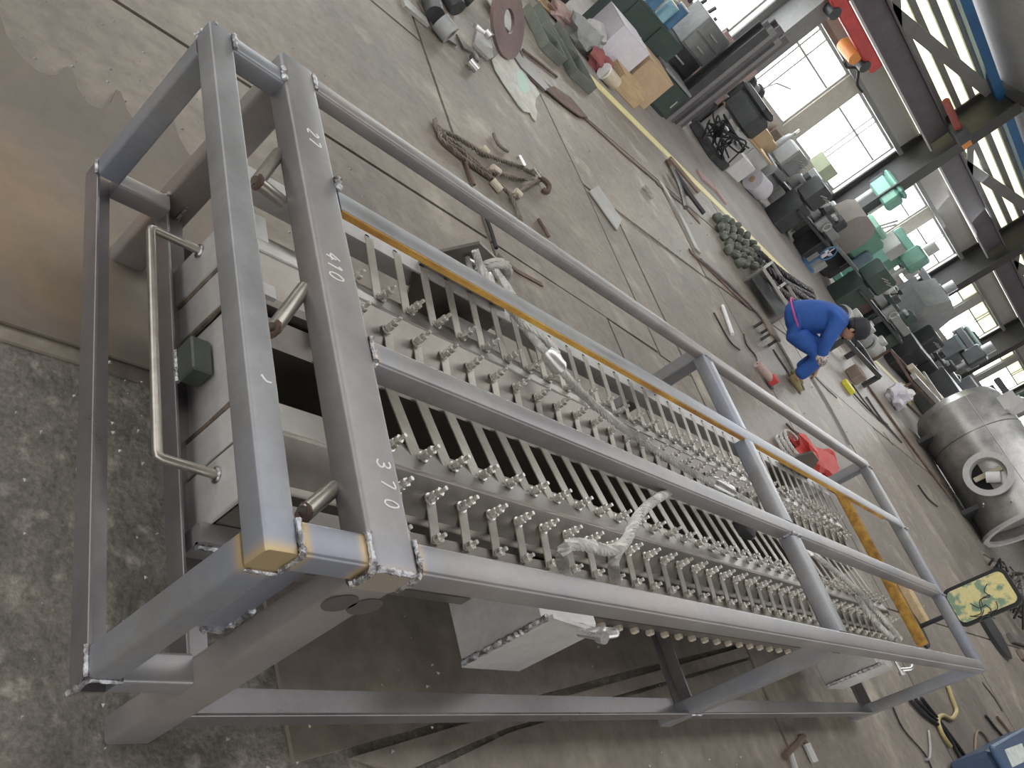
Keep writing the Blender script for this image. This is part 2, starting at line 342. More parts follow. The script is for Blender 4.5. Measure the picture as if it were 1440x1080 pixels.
# ------------------------------------------------------------------ window wall (y = 13), columns, crane girder, clerestory
YW = 13.0
SILL, HEAD = 1.2, 2.86
wall = ob('wall_back', MB().box(-6, 46, YW, YW + 0.25, 0, SILL), WALLC, kind='structure', origin=(0, YW, 0), label='cream wall under the row of bright windows')
ob('wall_lintel', MB().box(-6, 46, YW, YW + 0.25, HEAD, 3.42), WALLG, wall, label='grey band above the windows')
cols = [-0.4, 6.2, 12.55, 18.95, 25.3, 31.7, 38.1, 44.5]
wi = 0
def window(x0, x1, vs, h=2.34):
    global wi; wi += 1
    w = thing('window_%d' % wi, 'bright white steel-framed window over the machines', None, ((x0 + x1) / 2, YW + 0.05, SILL), kind='structure')
    del w['label']
    t = 0.045; f = MB()
    for a, b, c, d in ((x0, x1, SILL, SILL + .06), (x0, x1, HEAD - .06, HEAD), (x0, x0 + .06, SILL + .06, HEAD - .06), (x1 - .06, x1, SILL + .06, HEAD - .06)): f.box(a, b, YW + .02, YW + .09, c, d)
    ob('window_frame', f, WFRAME, w)
    xs = [x0 + .06] + list(vs) + [x1 - .06]
    for v in vs: ob('mullion', MB().box(v - t / 2, v + t / 2, YW + .02, YW + .08, SILL + .06, HEAD - .06), WFRAME, w)
    for a, b in zip(xs, xs[1:]):
        ob('transom', MB().box(a + t / 2, b - t / 2, YW + .025, YW + .075, h - t / 2, h + t / 2), WFRAME, w)
        ob('pane', MB().box(a + t / 2, b - t / 2, YW + .045, YW + .051, SILL + .06, h - t / 2), PANE, w)
        ob('pane', MB().box(a + t / 2, b - t / 2, YW + .045, YW + .051, h + t / 2, HEAD - .06), CLER if x0 > 25 else PANE, w)
ti = 1
def trim(mb, m, label=None, origin=None):
    global ti; ti += 1
    return ob('trim_%d' % ti, mb, m, kind='structure', label=label, origin=origin)
for i in range(len(cols) - 1):
    a, b = cols[i], cols[i + 1]; m = (a + b) / 2 + .0
    p0, p1 = m - .33, m + .33
    window(a + .3, p0, (a + .3 + (p0 - a - .3) * .36, a + .3 + (p0 - a - .3) * .5)); window(p1, b - .3, (p1 + (b - .3 - p1) * .42, p1 + (b - .3 - p1) * .5))
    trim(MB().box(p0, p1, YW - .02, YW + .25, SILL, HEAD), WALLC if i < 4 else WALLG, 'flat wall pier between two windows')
for i, c in enumerate(cols):
    f = MB(); w = .21
    f.box(c - w, c + w, YW - .84, YW - .80, 0, 5.4).box(c - w, c + w, YW - .04, YW, 0, 5.4).box(c - .02, c + .02, YW - .80, YW - .04, 0, 5.4)
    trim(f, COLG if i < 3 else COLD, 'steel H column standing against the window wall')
    r = MB(); 
    # rafter rising from the column head over the hall
    r.prism([(YW, 5.2), (YW, 5.55), (YW - 6.5, 6.75), (YW - 6.5, 6.4)], c - .14, c + .14, lambda u, v, d: (d, u, v))
    trim(r, COLD, 'dark roof rafter on top of a column')
# crane runway girder and the truss in front of the clerestory
yg = YW - .42
for a, b in zip(cols, cols[1:]):
    a, b = a + .22, b - .22
    g = MB().box(a, b, yg - .02, yg + .02, 3.5, 3.95).box(a, b, yg - .16, yg + .16, 3.95, 3.99).box(a, b, yg - .16, yg + .16, 3.46, 3.5)
    trim(g, PURP, 'purple grey crane runway girder between two columns')
    trim(MB().box(a, b, yg - .2, yg - .165, 3.42, 3.455), G_LGREY, 'thin pale conduit under the crane girder')
    trim(MB().box(a, b, YW - .22, YW + .0, 2.86, 2.96), COLG, 'grey ledge beam over the window heads')
for x0 in cols[1:6]:
    for k in range(14):
        pass
def bar(mb, p, q, w, t=0.05):
    p, q = Vector(p), Vector(q); d = (q - p).normalized(); n = Vector((0, 1, 0)); s = d.cross(n).normalized() * w / 2; n = n * t / 2
    vs = [p - s - n, p + s - n, p + s + n, p - s + n, q - s - n, q + s - n, q + s + n, q - s + n]
    return mb.add(vs, [(3, 2, 1, 0), (4, 5, 6, 7), (0, 1, 5, 4), (1, 2, 6, 5), (2, 3, 7, 6), (3, 0, 4, 7)])
for a, b in zip(cols[1:], cols[2:]):
    trim(bar(MB(), (a + 1.6, yg + .25, 3.95), (b - .2, yg + .25, 5.1), .26), COLG, 'sloping truss brace in front of the clerestory')
    trim(bar(MB(), (a + 2.6, yg + .25, 3.95), (a + .5, yg + .25, 4.5), .16), COLG, 'short truss strut in front of the clerestory')
cl = ob('wall_upper', MB().box(-6, 46, YW + .12, YW + .2, 3.42, 3.5), WALLG, kind='structure', origin=(0, YW, 3.42), label='clerestory of pale yellow translucent sheets above the crane girder')
for k in range(5):
    z0 = 3.5 + k * .33
    for a, b in zip(cols, cols[1:]):
        ob('translucent_sheet', MB().box(a + .02, b - .02, YW + .1, YW + .11, z0 + .035, z0 + .3), CLER, cl)
    ob('purlin', MB().box(-6, 46, YW - .02, YW + .1, z0 + .22, z0 + .36), COLG, cl)
trim(MB().box(-6, 46, YW - .4, YW - .1, 5.12, 5.32), BLUEP, 'blue painted eaves beam under the roof')
for a, b in zip(cols, cols[1:]):
    pass
rf = ob('ceiling', MB().prism([(YW + .3, 5.36), (YW + .3, 5.42), (YW - 6.5, 6.9), (YW - 6.5, 6.84)], -6, 46, lambda u, v, d: (d, u, v)), ROOFG, kind='structure', origin=(0, YW, 5.36), label='grey sheet roof above the eaves beam')
# far end wall; unseen walls and roof sheets added to shape the light
ob('unseen_roof_slope', MB().prism([(-8, 5.4), (-8, 5.5), (2.2, 7.3), (2.2, 7.2)], -6, 46, lambda u, v, d: (d, u, v)), ROOFG, rf)  # unseen roof slope, extended to cut light from overhead
ob('unseen_roof_cover', MB().box(19.5, 46, .4, 6.8, 6.86, 6.92), ROOFG, rf)  # unseen sheet added over the skylight gap to darken the far right
ob('unseen_wall_front', MB().box(-6, 46, -8.2, -8, 0, 1.2), WALLC, kind='structure', label='unseen low wall behind the photographer')  # unseen wall added against low light, kept low to let sky light in
ob('unseen_wall_left', MB().box(-6.2, -6, -8, 13, 4.6, 7), WALLC, kind='structure', label='unseen wall head above the open end of the hall')  # unseen wall, cut back to its head so light enters from this end
we = ob('wall_end', MB().box(46, 46.2, -8, 14, 0, 6.9), WALLG, kind='structure', label='far end wall')
# red crane trolley equipment on the girder
t = thing('crane_end_carriage', 'red crane carriage with orange hook block under the girder', 'crane', (13.6, 12.0, 3.2 - .52))
ob('carriage_beam', MB().bbox((13.75, 12.05, 3.2), (2.4, .2, .26), .03), REDP, t)
ob('wheel', MB().cyl((12.9, 11.92, 3.04), (12.9, 12.18, 3.04), .12, n=16), G_DARK, t); ob('wheel', MB().cyl((14.6, 11.92, 3.04), (14.6, 12.18, 3.04), .12, n=16), G_DARK, t)
ob('motor', MB().cyl((14.3, 12.0, 2.98), (14.3, 12.5, 2.98), .14, n=14), ORANGEP, t)
ob('cable_loops', MB().tube(smooth([(14.4, 12.2, 2.8), (14.6, 12.2, 2.8), (14.9, 12.25, 2.95), (15.2, 12.2, 2.8), (15.5, 12.2, 2.8)]), .03), G_BLACK, t)
t.location = t.location + Vector((-.35, 0, .0))
t = thing('hoist_motor', 'red hoist motor with orange cover further along the girder', 'hoist', (17.4, 12.1, 3.9))
ob('drum', MB().cyl((17.0, 12.1, 4.08), (18.1, 12.1, 4.08), .08, n=14), mat('faded_red', (.42, .10, .08), (.3, .07, .06), .6), t); ob('gearbox', MB().bbox((18.35, 12.1, 4.06), (.5, .3, .28)), G_DARK, t); ob('cover', MB().bbox((18.75, 12.1, 4.08), (.24, .24, .2)), ORANGEP, t)
# ------------------------------------------------------------------ the welded steel frame (layout in units of the eye height, times K)
fr = thing('steel_cage', 'large welded cage of mill-scale steel tubes in the foreground', 'cage', (0.41 * K, 0.72 * K, 0))
def ft(name, ax, a0, a1, b0, b1, c0, c1, m=None, heat=(1, 1), r=0.007):
    return ob(name, MB().rtube(ax, *scaled(a0, a1, b0, b1, c0, c1), r=r, heat=heat), m or STEEL, fr)
N0, N1, F0, F1 = .316, .351, 1.105, 1.14
def fl_(name, ax, a0, a1, b0, b1, z0, z1, side, m=None):
    # equal angle: one upright leg (side 0: low b, 1: high b) and one flat leg at the bottom
    t = .0045; m_ = MB(); u0, u1 = (b0, b0 + t) if side == 0 else (b1 - t, b1)
    prof = [(b0, z0), (b1, z0), (b1, z0 + t), (b0 + t, z0 + t), (b0 + t, z1 - .001), (b0 + .001, z1), (b0, z1 - .001)] if side == 0 else [(b1, z0), (b0, z0), (b0, z0 + t), (b1 - t, z0 + t), (b1 - t, z1 - .001), (b1 - .001, z1), (b1, z1 - .001)]
    m_.prism([(p * K, q * K) for p, q in prof], a0 * K, a1 * K, (lambda u, v, d: (u, d, v)) if ax == 'y' else (lambda u, v, d: (d, u, v)))
    return ob(name, m_, m or ANGLE, fr)
ft('end_rail', 'y', N0, 1.105, .41, .445, .447, .482, STEELB, (.8, .3))
fl_('end_rail', 'y', N0, 1.105, .41, .445, .154, .189, 0)
for y0, y1, hh in ((N0, N1, .8), (1.07, 1.105, .3)): ft('end_post', 'z', .189, .447, .41, .445, y0, y1, STEELB, (.3, hh))
for y0, y1, hh in ((N0, N1, 1), (1.072, 1.105, .3)):
    ft('stub_rail', 'x', .445, .528, y0, y1, .45, .4825, STEELB, (hh, hh)); ft('stub_rail', 'x', .445, .528, y0, y1, .154, .187, STEEL, (.4, .3))
ft('cross_beam', 'y', N0 - .003, 1.145, .528, .587, .443, .487, STEEL, (.6, .3), .012)
ft('corner_post', 'z', 0, .443, .528, .587, N0 - .003, .348, STEEL, (0, .8), .01); ft('corner_post', 'z', 0, .443, .528, .587, 1.11, 1.145, STEEL, (0, .3), .01)
fl_('bottom_cross_beam', 'y', .348, 1.11, .528, .575, .142, .177, 0)
ft('long_rail', 'x', .587, 3.22, N0, N1, .45, .485, None, (.9, .2)); ft('long_rail', 'x', .587, 3.22, .583, .618, .45, .485, None, (.9, .3))
ft('long_rail', 'x', .587, 3.22, .842, .88, .476, .485, STEELB, (.2, .2), .004); ft('long_rail', 'x', .587, 3.22, F0, F1, .46, .485, None, (.2, .2))
ob('rusty_edge', MB().box(*scaled(.588, 3.0, .8385, .8418, .4745, .4847)), RUST, fr, label='orange rusty edge strip along the inner rail')
for a, b in ((N1, .583), (.618, .842), (.88, F0)): ft('middle_cross_beam', 'y', a, b, 1.857, 1.91, .45, .485, STEELB, (.2, .2)); ft('far_cross_beam', 'y', a, b, 3.22, 3.268, .45, .485, STEELB, (.1, .1))
for x0, x1 in ((1.857, 1.91), (3.22, 3.268)):
    ft('post', 'z', 0, .45, x0, x1, N0, N1, STEELB, (0, .1)); ft('post', 'z', 0, .46, x0, x1, F0, F1, STEELB, (0, .1))
for a, b in ((N0, N1), (.583, .618), (.842, .88), (F0, F1)): ft('far_cross_beam', 'y', a, b, 3.22, 3.268, .45 if a < 1 else .46, .485, STEELB, (0, 0))
for y0, y1 in ((N0, N1), (F0, F1)):
    fl_('bottom_rail', 'x', .587, 1.857, y0, y1 + (.012 if y0 < 1 else 0), .05, .085, 0 if y0 < 1 else 1); fl_('bottom_rail', 'x', 1.91, 3.22, y0, y1 + (.012 if y0 < 1 else 0), .05, .085, 0 if y0 < 1 else 1)
fl_('bottom_cross_beam', 'y', N1, F0, 1.865, 1.9, .05, .085, 1); fl_('bottom_cross_beam', 'y', N1, F0, 3.225, 3.26, .05, .085, 1)
ft('rusty_cross_beam', 'y', .45, 1.06, 3.165, 3.2, .338, .372, RUST, (0, 0))
ob('bracket_plate', MB().box(*scaled(.494, .527, .352, .36, .25, .45)), STEELB, fr)
for q in ((478, 848), (513, 853)):
    c = PY(*q, (N0 - .0034) * K); ob('dark_spot', MB().cyl(c, c + Vector((0, -.0012, 0)), .03, n=24), mat('dark_round_patch', (.11, .095, .09), rough=.55, metal=.3), fr, label='dark round patch on the post')  # thin dark discs set on the post face
def weld(pts, r=.005):
    pts = resample(smooth([Vector(p) * K for p in pts], 4), .006)
    ob('weld_bead', MB().tube(pts, r, 6, bumps=.35), WELD, fr)
e = .0012
# near outer corner of the end frame
weld([(.445, N0 - e, .452), (.446, N0 - e, .482), (.446, N0 + .01, .483), (.446, N1, .4825)]); weld([(.412, N0 - e, .446), (.445, N0 - e, .446)], .004)
weld([(.527, N0 - .003, .452), (.5275, N0 - .003, .482), (.5275, N1, .4835)], .006); weld([(.53, N0 - .004, .4865), (.585, N0 - .004, .485)], .006); weld([(.588, N0 - e, .45), (.588, N0 - e, .485), (.588, N1, .4855)], .005)
weld([(.409, N0 - e, .156), (.409, N0 - e, .188)], .006); weld([(.4105, N0, .1905), (.445, N0 - e, .19)], .005); weld([(.409, N0 + .002, .1905), (.409, N1, .1905)], .006)
weld([(.409, 1.07, .19), (.409, 1.103, .19)], .006); weld([(.446, 1.072, .4835), (.446, 1.104, .4835)], .006); weld([(.527, 1.075, .4835), (.5275, 1.105, .484)], .008); weld([(.409, 1.106, .45), (.42, 1.107, .483)], .006)
weld([(.588, .583, .486), (.588, .618, .486)], .006); weld([(.588, .58, .455), (.588, .582, .485)], .008); weld([(.588, .88, .485), (.588, .90, .487)], .009); weld([(.588, 1.105, .4855), (.588, 1.14, .4855)], .006)
weld([(1.856, .583 - e, .485), (1.856, .583 - e, .455)], .006); weld([(1.858, .582, .4865), (1.909, .582, .4865)], .006); weld([(1.858, 1.104, .486), (1.909, 1.104, .486)], .006); weld([(3.222, .582, .486), (3.266, .582, .486)], .006); weld([(3.222, .842, .487), (3.266, .842, .487)], .007); weld([(3.222, 1.105, .486), (3.266, 1.105, .486)], .007)
weld([(1.858, N0 - e, .086), (1.908, N0 - e, .086)], .006); weld([(.527, .352, .3), (.527, .352, .25), (.5, .351, .249)], .007)
weld([(.5275, 1.075, .154), (.5275, 1.11, .154), (.5275, 1.11, .187)], .006); weld([(.565, 1.109, .178), (.565, 1.109, .145)], .006)
# weld spatter grains near the joints
sp = MB()
for c in ((.53, 1.09, .16), (.55, 1.1, .17), (.45, N0, .485), (.5, N0, .46), (.515, .345, .26)):
    for _ in range(26):
        p = Vector(c) * K + Vector((random.gauss(0, .03), random.gauss(0, .03), random.gauss(0, .02)))
s_ = None
# chalk figures on the cross beam: reading along -y, tops towards +x
GL = {'3': [[(0, .9), (.3, 1), (.55, .85), (.5, .6), (.2, .52), (.55, .42), (.6, .15), (.3, 0), (0, .1)]], '7': [[(0, .95), (.6, 1), (.25, 0)]], '0': [[(.3, 1), (.05, .6), (.1, .1), (.4, 0), (.6, .4), (.5, .9), (.3, 1)]],
      '4': [[(.4, 1), (0, .35), (.65, .4)], [(.45, .7), (.35, 0)]], '1': [[(.1, .8), (.35, 1), (.25, 0)]], '2': [[(0, .8), (.3, 1), (.55, .75), (0, .05), (.6, 0)]]}
def chalk(txt, y, x, h, w):
    z = .4872 * K
    for i, ch in enumerate(txt):
        for st in GL[ch]: ob('chalk_figure', MB().tube(smooth([((x * K + v * h), y * K - (i * w + u * h * .75), z) for u, v in st], 4), .0018, 5), CHALK, fr, label='white chalk %s of the number %s on the cross beam' % (ch, txt))
chalk('370', .44, .556, .03, .038); chalk('410', .735, .54, .034, .026); chalk('27', .98, .55, .03, .03)
ob('chalk_tick', MB().tube(smooth([(.425 * K, .505 * K, .4824 * K), (.43 * K, .499 * K, .4824 * K), (.436 * K, .499 * K, .4824 * K)]), .002, 5), CHALK, fr)
# ------------------------------------------------------------------ the stainless slatted panel lying inside the frame
ex = thing('slatted_panel', 'stainless panel of two long box beams with bolted cross slats inside the frame', 'panel', (1.9 * K, .75 * K, 0))
XE, XF = .567, 3.15
BC = (.588, .91); HW = .07
for yc in BC:
    sec = [(-HW, .118), (HW, .118), (HW, .282), (HW - .006, .292), (.004, .312), (-.004, .312), (-HW + .006, .292), (-HW, .282)]
    bmx = ob('box_beam', MB().prism([((yc + u) * K, v * K) for u, v in sec], XE * K, XF * K, lambda u, v, d: (d, u, v)), STAIN, ex)
    pts = [Vector((x * K, (yc + random.uniform(-.0012, .0012)) * K, .3122 * K)) for x in [XE + i * .03 for i in range(int((XF - XE) / .03))]]
    ob('weld_seam', MB().tube(pts, .0035, 5), STAIN, bmx)
# slats, studs and bolts
SX = [.717 + .069 * i for i in range(36)]
nutm = MB(); nutm.cyl((0, 0, -.004), (0, 0, .062), .0058, n=8); nutm.cyl((0, 0, .012), (0, 0, .026), .0125, n=6, smooth=False); nutm.cyl((0, 0, .032), (0, 0, .044), .0118, n=6, smooth=False); nutm.cyl((0, 0, .004), (0, 0, .009), .016, n=10, smooth=False)
boltm = MB(); boltm.cyl((0, 0, -.01), (0, 0, .03), .0058, n=8); boltm.cyl((0, 0, .0), (0, 0, .014), .0125, n=6, smooth=False)
stud0 = bolt0 = None
slats = {}
ROWS = [(.588 - .037, .487, .2905, -1, 0, 0), (.588 + .037, .775, .276, 1, 0, -.012), (.91 - .037, .812, .292, -1, 1, -.013), (.91 + .037, 1.083, .312, 1, 1, -.027)]
exl = ex.location
for ri, (ya, yb, zb, sg, far, xo) in enumerate(ROWS):
    za = .3005; ya2 = ya - sg * .012
    d = Vector((0, (yb - ya2) * K, (zb - za) * K)); n = Vector((0, -d.z, d.y)).normalized() * .0035; wv = .0095 if ri != 1 else .0125
    m = MB(); w = wv * K
    vs = []
    for q in (Vector((0, 0, 0)), d):
        for a, b in ((-w, 0), (w, 0), (w, 1), (-w, 1)): vs.append(q + Vector((a, 0, 0)) + n * b * (1 if d.y > 0 else -1))
    m.add(vs, [(3, 2, 1, 0), (4, 5, 6, 7), (0, 1, 5, 4), (1, 2, 6, 5), (2, 3, 7, 6), (3, 0, 4, 7)])
    src = None
    for x in SX:
        p = Vector((x * K + xo, ya2 * K, za * K)) - exl
        if src is None:
            src = ob('slat', m, SLAT, ex, local=True); src.location = p
        else: inst(src, ex, p)
        ps = Vector((x * K + (.010 if sg > 0 else -.012) + xo, ya * K, .302 * K)) - exl
        if stud0 is None: stud0 = ob('stud', nutm, BOLT, ex, local=True); stud0.location = ps
        else: inst(stud0, ex, ps, random.uniform(0, 1))
        if ri in (0, 2):
            pb = Vector((x * K + xo, (yb + .004) * K, (zb + .004) * K)) - exl
            if bolt0 is None: bolt0 = ob('bolt', boltm, BOLT, ex, local=True); bolt0.location = pb
            else: inst(bolt0, ex, pb, random.uniform(0, 1))
def holes(x, y, z, ax, r=.0075):
    m = MB()
    for q in SX:
        p = Vector((q * K + (.01 if ax == 'y' else -.031), y * K, z * K)); m.cyl(p, p + (Vector((0, 0, .0012)) if ax == 'z' else Vector((0, -.0012, 0))), r, n=8, smooth=False)
    return m
rail = ob('side_rail', MB().box(*scaled(XE + .02, XF + .05, .474, .5, .284, .2875)).box(*scaled(XE + .02, XF + .05, .4705, .474, .252, .2875)), STAIN, ex)
ob('bolt_holes', holes(0, .4703, .273, 'y'), DARKHOLE, rail, kind='stuff')
rail = ob('middle_rail', MB().box(*scaled(XE + .02, XF, .768, .826, .266, .272)).box(*scaled(XE + .02, XF, .768, .772, .12, .266)).box(*scaled(XE + .02, XF, .822, .826, .12, .266)), STAIN, ex)
rail = ob('side_rail', MB().box(*scaled(XE + .02, XF + .05, 1.064, 1.1, .308, .312)).box(*scaled(XE + .02, XF + .05, 1.097, 1.1, .25, .308)), STAINL, ex, label='pale side rail with a row of empty bolt holes')
ob('bolt_holes', holes(0, 1.084, .3122, 'z', .010), DARKHOLE, rail, kind='stuff')
ob('bottom_rail', MB().box(*scaled(XE + .02, XF, .497, .512, .112, .135)), STAIN, ex)
pin = None
for x in SX[12:]:
    p = Vector((x * K, .493 * K, .105 * K)) - exl
    if pin is None:
        pin = ob('bottom_bolt', MB().bbox((0, 0, .012), (.026, .022, .028), .004), G_BEIGE, ex, local=True); pin.location = p
    else: inst(pin, ex, p)
ob('trough_floor', MB().box(*scaled(XE + .05, XF, .66, .766, .118, .124)), STAIN, ex)
# front end plates, inlet pipe frame, feet
for y0, y1, z0, dx in ((.5165, .598, .1, 0), (.604, .66, .1, .004), (.668, .832, .12, .01), (.84, .905, .1, .004), (.911, .985, .1, 0)):
    ob('end_plate', MB().bbox(((XE - .007 + dx) * K, (y0 + y1) / 2 * K, (z0 + .318) / 2 * K), (.012, (y1 - y0) * K, (.318 - z0) * K), .003), STAINL, ex)
for y in (.601, .664, .836, .908): ob('weld_seam', MB().tube([((XE - .004) * K, y * K, z * K) for z in (.1, .15, .2, .26, .325)], .007, 6, bumps=.3), mat('browned_weld', (.30, .24, .17), (.14, .12, .11), .45, .6, 30), ex)
pz_ = .215
ob('pipe_frame', MB().tube([(XE * K, .572 * K, pz_ * K), (.482 * K, .578 * K, pz_ * K), (.4775 * K, .5805 * K, pz_ * K), (.4765 * K, .586 * K, pz_ * K), (.4765 * K, .966 * K, pz_ * K), (.4775 * K, .972 * K, pz_ * K), (.482 * K, .974 * K, pz_ * K), (XE * K, .972 * K, pz_ * K)], .0105, 12), PIPE, ex, label='bent pipe handle across the front end')
for y in (.572, .972): ob('pipe_weld', MB().tube([Vector(((XE - .012) * K, y * K, pz_ * K)) + Vector((0, math.cos(a), math.sin(a))) * .014 for a in [i * .52 for i in range(12)]], .005, 5, closed=True, bumps=.3), WELD, ex)
ob('stop_block', MB().bbox((.5475 * K, .765 * K, .197 * K), (.05, .095, .06), .004), mat('dark_green_block', (.10, .115, .10), rough=.5, metal=.4), ex, label='small dark steel stop block on the bottom cross beam')
ob('weld_bead', MB().tube(resample([Vector((.531 * K, .735 * K, .1785 * K)), Vector((.531 * K, .79 * K, .1785 * K))], .006), .006, 6, bumps=.35), WELD, ex)
ob('foot_plate', MB().box(*scaled(.545, .62, .49, .5165, .14, .19)), STEEL, ex); ob('weld_bead', MB().tube(resample([Vector((.545, .488, .18)) * K, Vector((.615, .488, .18)) * K], .006), .007, 6, bumps=.35), WELD, ex)
ob('seam_cap', MB().box(*scaled(XE, .62, .84, 1.01, .29, .298)), STAINL, ex, label='bright cover plate at the end of the far box beam')
# three pipe stubs between the end frame and the cross beam
for q0, q1 in (((362, 256), (392, 216)), ((385, 462), (428, 405)), ((428, 722), (470, 686))):
    a = PX(*q0, .487 * K); b = a + Vector((.075, 0, .05)); b = PX(*q1, .53 * K)
    s_ = ob('pipe_stub', MB().tube([a, b], .0145, 12), PIPE, ex, label='short welded pipe stub behind the end frame')
    ob('stub_ring', MB().tube([a + Vector((0, math.cos(t), math.sin(t))) * .013 for t in [i * .63 for i in range(10)]], .006, 5, closed=True, bumps=.3), RUSTD, s_)
a = PX(362, 256, .487 * K); ob('pipe_stub', MB().tube([a, PX(398, 285, .53 * K)], .0145, 12), PIPE, ex)
# lifting beams with side lugs under the panel
for x0, x1 in ((1.1, 1.262), (2.86, 3.03)):
    b = ob('lifting_beam', MB().bbox(((x0 + x1) / 2 * K, .46 * K, .176 * K), ((x1 - x0 - .004) * K, .112 * K, .186 * K), .004), STAINL, ex, label='bright stainless lifting box under the outer rail')
    ob('side_plate', MB().prism([(x0 * K, .083 * K), ((x1 - .003) * K, .081 * K), ((x1) * K, .262 * K), (x0 * K, .29 * K)], .396 * K, .4035 * K, lambda u, v, d: (u, d, v)), STAINL, b)
    ob('weld_seam', MB().tube(resample([Vector((x0 - .002, .402, .088)) * K, Vector((x0 - .002, .402, .28)) * K], .008), .0085, 6, bumps=.3), WELD, b)
    ob('stud', MB().cyl(Vector((x0 - .014, .47, .2)) * K, Vector((x0 + .004, .47, .2)) * K, .008, n=8).cyl(Vector((x0 - .004, .47, .2)) * K, Vector((x0 + .001, .47, .2)) * K, .014, n=6), BOLT, b)
    lug = ob('lifting_beam', MB().bbox(((x0 + x1) / 2 * K, 1.02 * K, .176 * K), ((x1 - x0) * K, .076 * K, .186 * K), .004), STAINL, ex)
    ob('lug_plate', MB().prism([((x0 - .135) * K, .34 * K), ((x0 - .07) * K, .42 * K), ((x0 + .02) * K, .405 * K), ((x1 - .02) * K, .3 * K), ((x1 - .02) * K, .09 * K), (x0 * K, .09 * K), ((x0 - .13) * K, .3 * K)], 1.088 * K, 1.096 * K, lambda u, v, d: (u, d, v)), STAIN, lug)
# ------------------------------------------------------------------ lifting slings and shackles on the panel
def shackle(name, c, axd, pin, label, size=.05):
    # bow in the plane of axd and pin; pin across its open end
    t = thing(name, label, 'shackle', c); c = Vector(c); axd = Vector(axd).normalized(); pin = Vector(pin).normalized()
    pts = []
    for i in range(15):
        a = math.radians(-55 + 290 * i / 14) - math.pi / 2 + math.pi / 2
        pts.append(c + axd * (size * .62 * (1 - math.cos(a - math.radians(90)) * -1)) + pin * (size * .5 * math.sin(a - math.radians(90))))
    b = MB(); q = [c - pin * size * .42, c - pin * size * .5 + axd * size * .5] + [c + axd * (size * 1.0 + size * .5 * math.sin(k)) + pin * (-size * .55 * math.cos(k)) for k in [math.pi * j / 8 for j in range(9)]] + [c + pin * size * .5 + axd * size * .5, c + pin * size * .42]
    b.tube(smooth(q, 3), size * .17, 10); ob('bow', b, GALV, t)
    p = MB(); p.cyl(c - pin * size * .75, c + pin * size * .62, size * .15, n=10); p.cyl(c - pin * size * .95, c - pin * size * .62, size * .27, n=12); ob('pin', p, GALV, t)
    return t
cn = PY(828, 893, .372 * K)
shackle('bow_shackle', cn, (1, .1, .2), (.2, .5, -.85), 'polished bow shackle on the near lifting box under the outer rail', .062)
cf = PY(660, 374, 1.06 * K)
shackle('bow_shackle', cf, (.9, -.2, .1), (.1, 1, 0), 'polished bow shackle on the lug plate behind the rusty-edged rail', .06)
cg = PY(1262, 935, .372 * K)
t_ = shackle('bow_shackle', cg, (.8, 0, .6), (0, 1, 0), 'small bright shackle on the far lifting box below the outer rail end', .055)
def sling(label, paths, r, ferr, m=ROPE, group=None, cat='rope', zoff=0):
    t = thing('wire_rope_sling', label, cat, tuple(paths[0][0]), group=group)
    for p in paths: ob('rope_strand', ropemesh(MB(), p, r), m, t)
    for a, b in ferr:
        a, b = Vector(a), Vector(b); ob('ferrule', MB().tube([a, a.lerp(b, .15), a.lerp(b, .85), b], [r * 1.5, r * 2.0, r * 2.0, r * 1.4], 12), GALV, t)
    return t
P_ = lambda lst: [PY(x, y, d * K) for x, y, d in lst]
loop = P_([(798, 812, .392), (790, 790, .39), (793, 772, .392), (806, 765, .396), (830, 768, .4), (852, 774, .405), (870, 770, .41), (882, 758, .425), (889, 742, .45), (896, 728, .48), (908, 714, .52), (926, 700, .56), (944, 690, .6)])
leg2 = P_([(866, 822, .392), (863, 800, .396), (864, 786, .40), (872, 770, .41)])
sling('galvanised wire rope sling looped over the outer rail near side', [loop, leg2], .0145, [])
zt = .352 * K
Q_ = lambda lst: [PZ(x, y, z * K) for x, y, z in lst]
main = Q_([(716, 434, .325), (732, 452, .34), (752, 478, .355), (775, 503, .365), (800, 533, .365), (832, 566, .36), (868, 596, .36), (905, 622, .36), (945, 648, .36), (985, 671, .36), (1020, 688, .365), (1052, 706, .365)])
eye = Q_([(734, 458, .345), (752, 468, .36), (770, 480, .368), (782, 496, .37), (786, 512, .368)])
fe = [(PZ(768, 494, .366 * K), PZ(790, 522, .366 * K)), (PZ(1000, 677, .364 * K), PZ(1030, 694, .366 * K))]
sling('long pale wire rope sling lying across the bolted slats from the far rail', [main, eye], .0145, fe)
coil = [cf + Vector((.075 + .05 * math.cos(a), -.02 + .01 * math.sin(a * .5), .02 + .06 * math.sin(a))) for a in [i * .5 for i in range(26)]]
tail = P_([(690, 372, 1.03), (684, 385, 1.01), (675, 378, 1.03)]); 
tails = [coil, P_([(668, 352, 1.05), (676, 375, 1.03), (686, 390, 1.0), (694, 402, .97)]), P_([(690, 372, 1.05), (702, 388, 1.02), (712, 402, .98), (722, 418, .93)])]
sling('coiled end of a pale wire rope around the shackle behind the rusty-edged rail', tails, .0125, [])
two = [Q_([(1134, 772, .36), (1160, 792, .36), (1188, 815, .36), (1212, 838, .36), (1232, 860, .36), (1250, 880, .355), (1266, 898, .35)]), Q_([(1206, 840, .362), (1224, 866, .36), (1240, 884, .355), (1254, 897, .35)])]
sling('double wire rope lying over the slats beyond the middle cross beam', two, .015, [(PZ(1128, 766, .36 * K), PZ(1140, 777, .36 * K))])
t = thing('glove_bundle', 'black work glove bundle on the slats beside the middle cross beam', 'gloves', tuple(PZ(1046, 738, .33 * K)))
c = PZ(1046, 738, .345 * K); ob('palm', MB().blob(c, .06, 2, .3, (1, 1.2, .6), 2), G_BLACK, t)
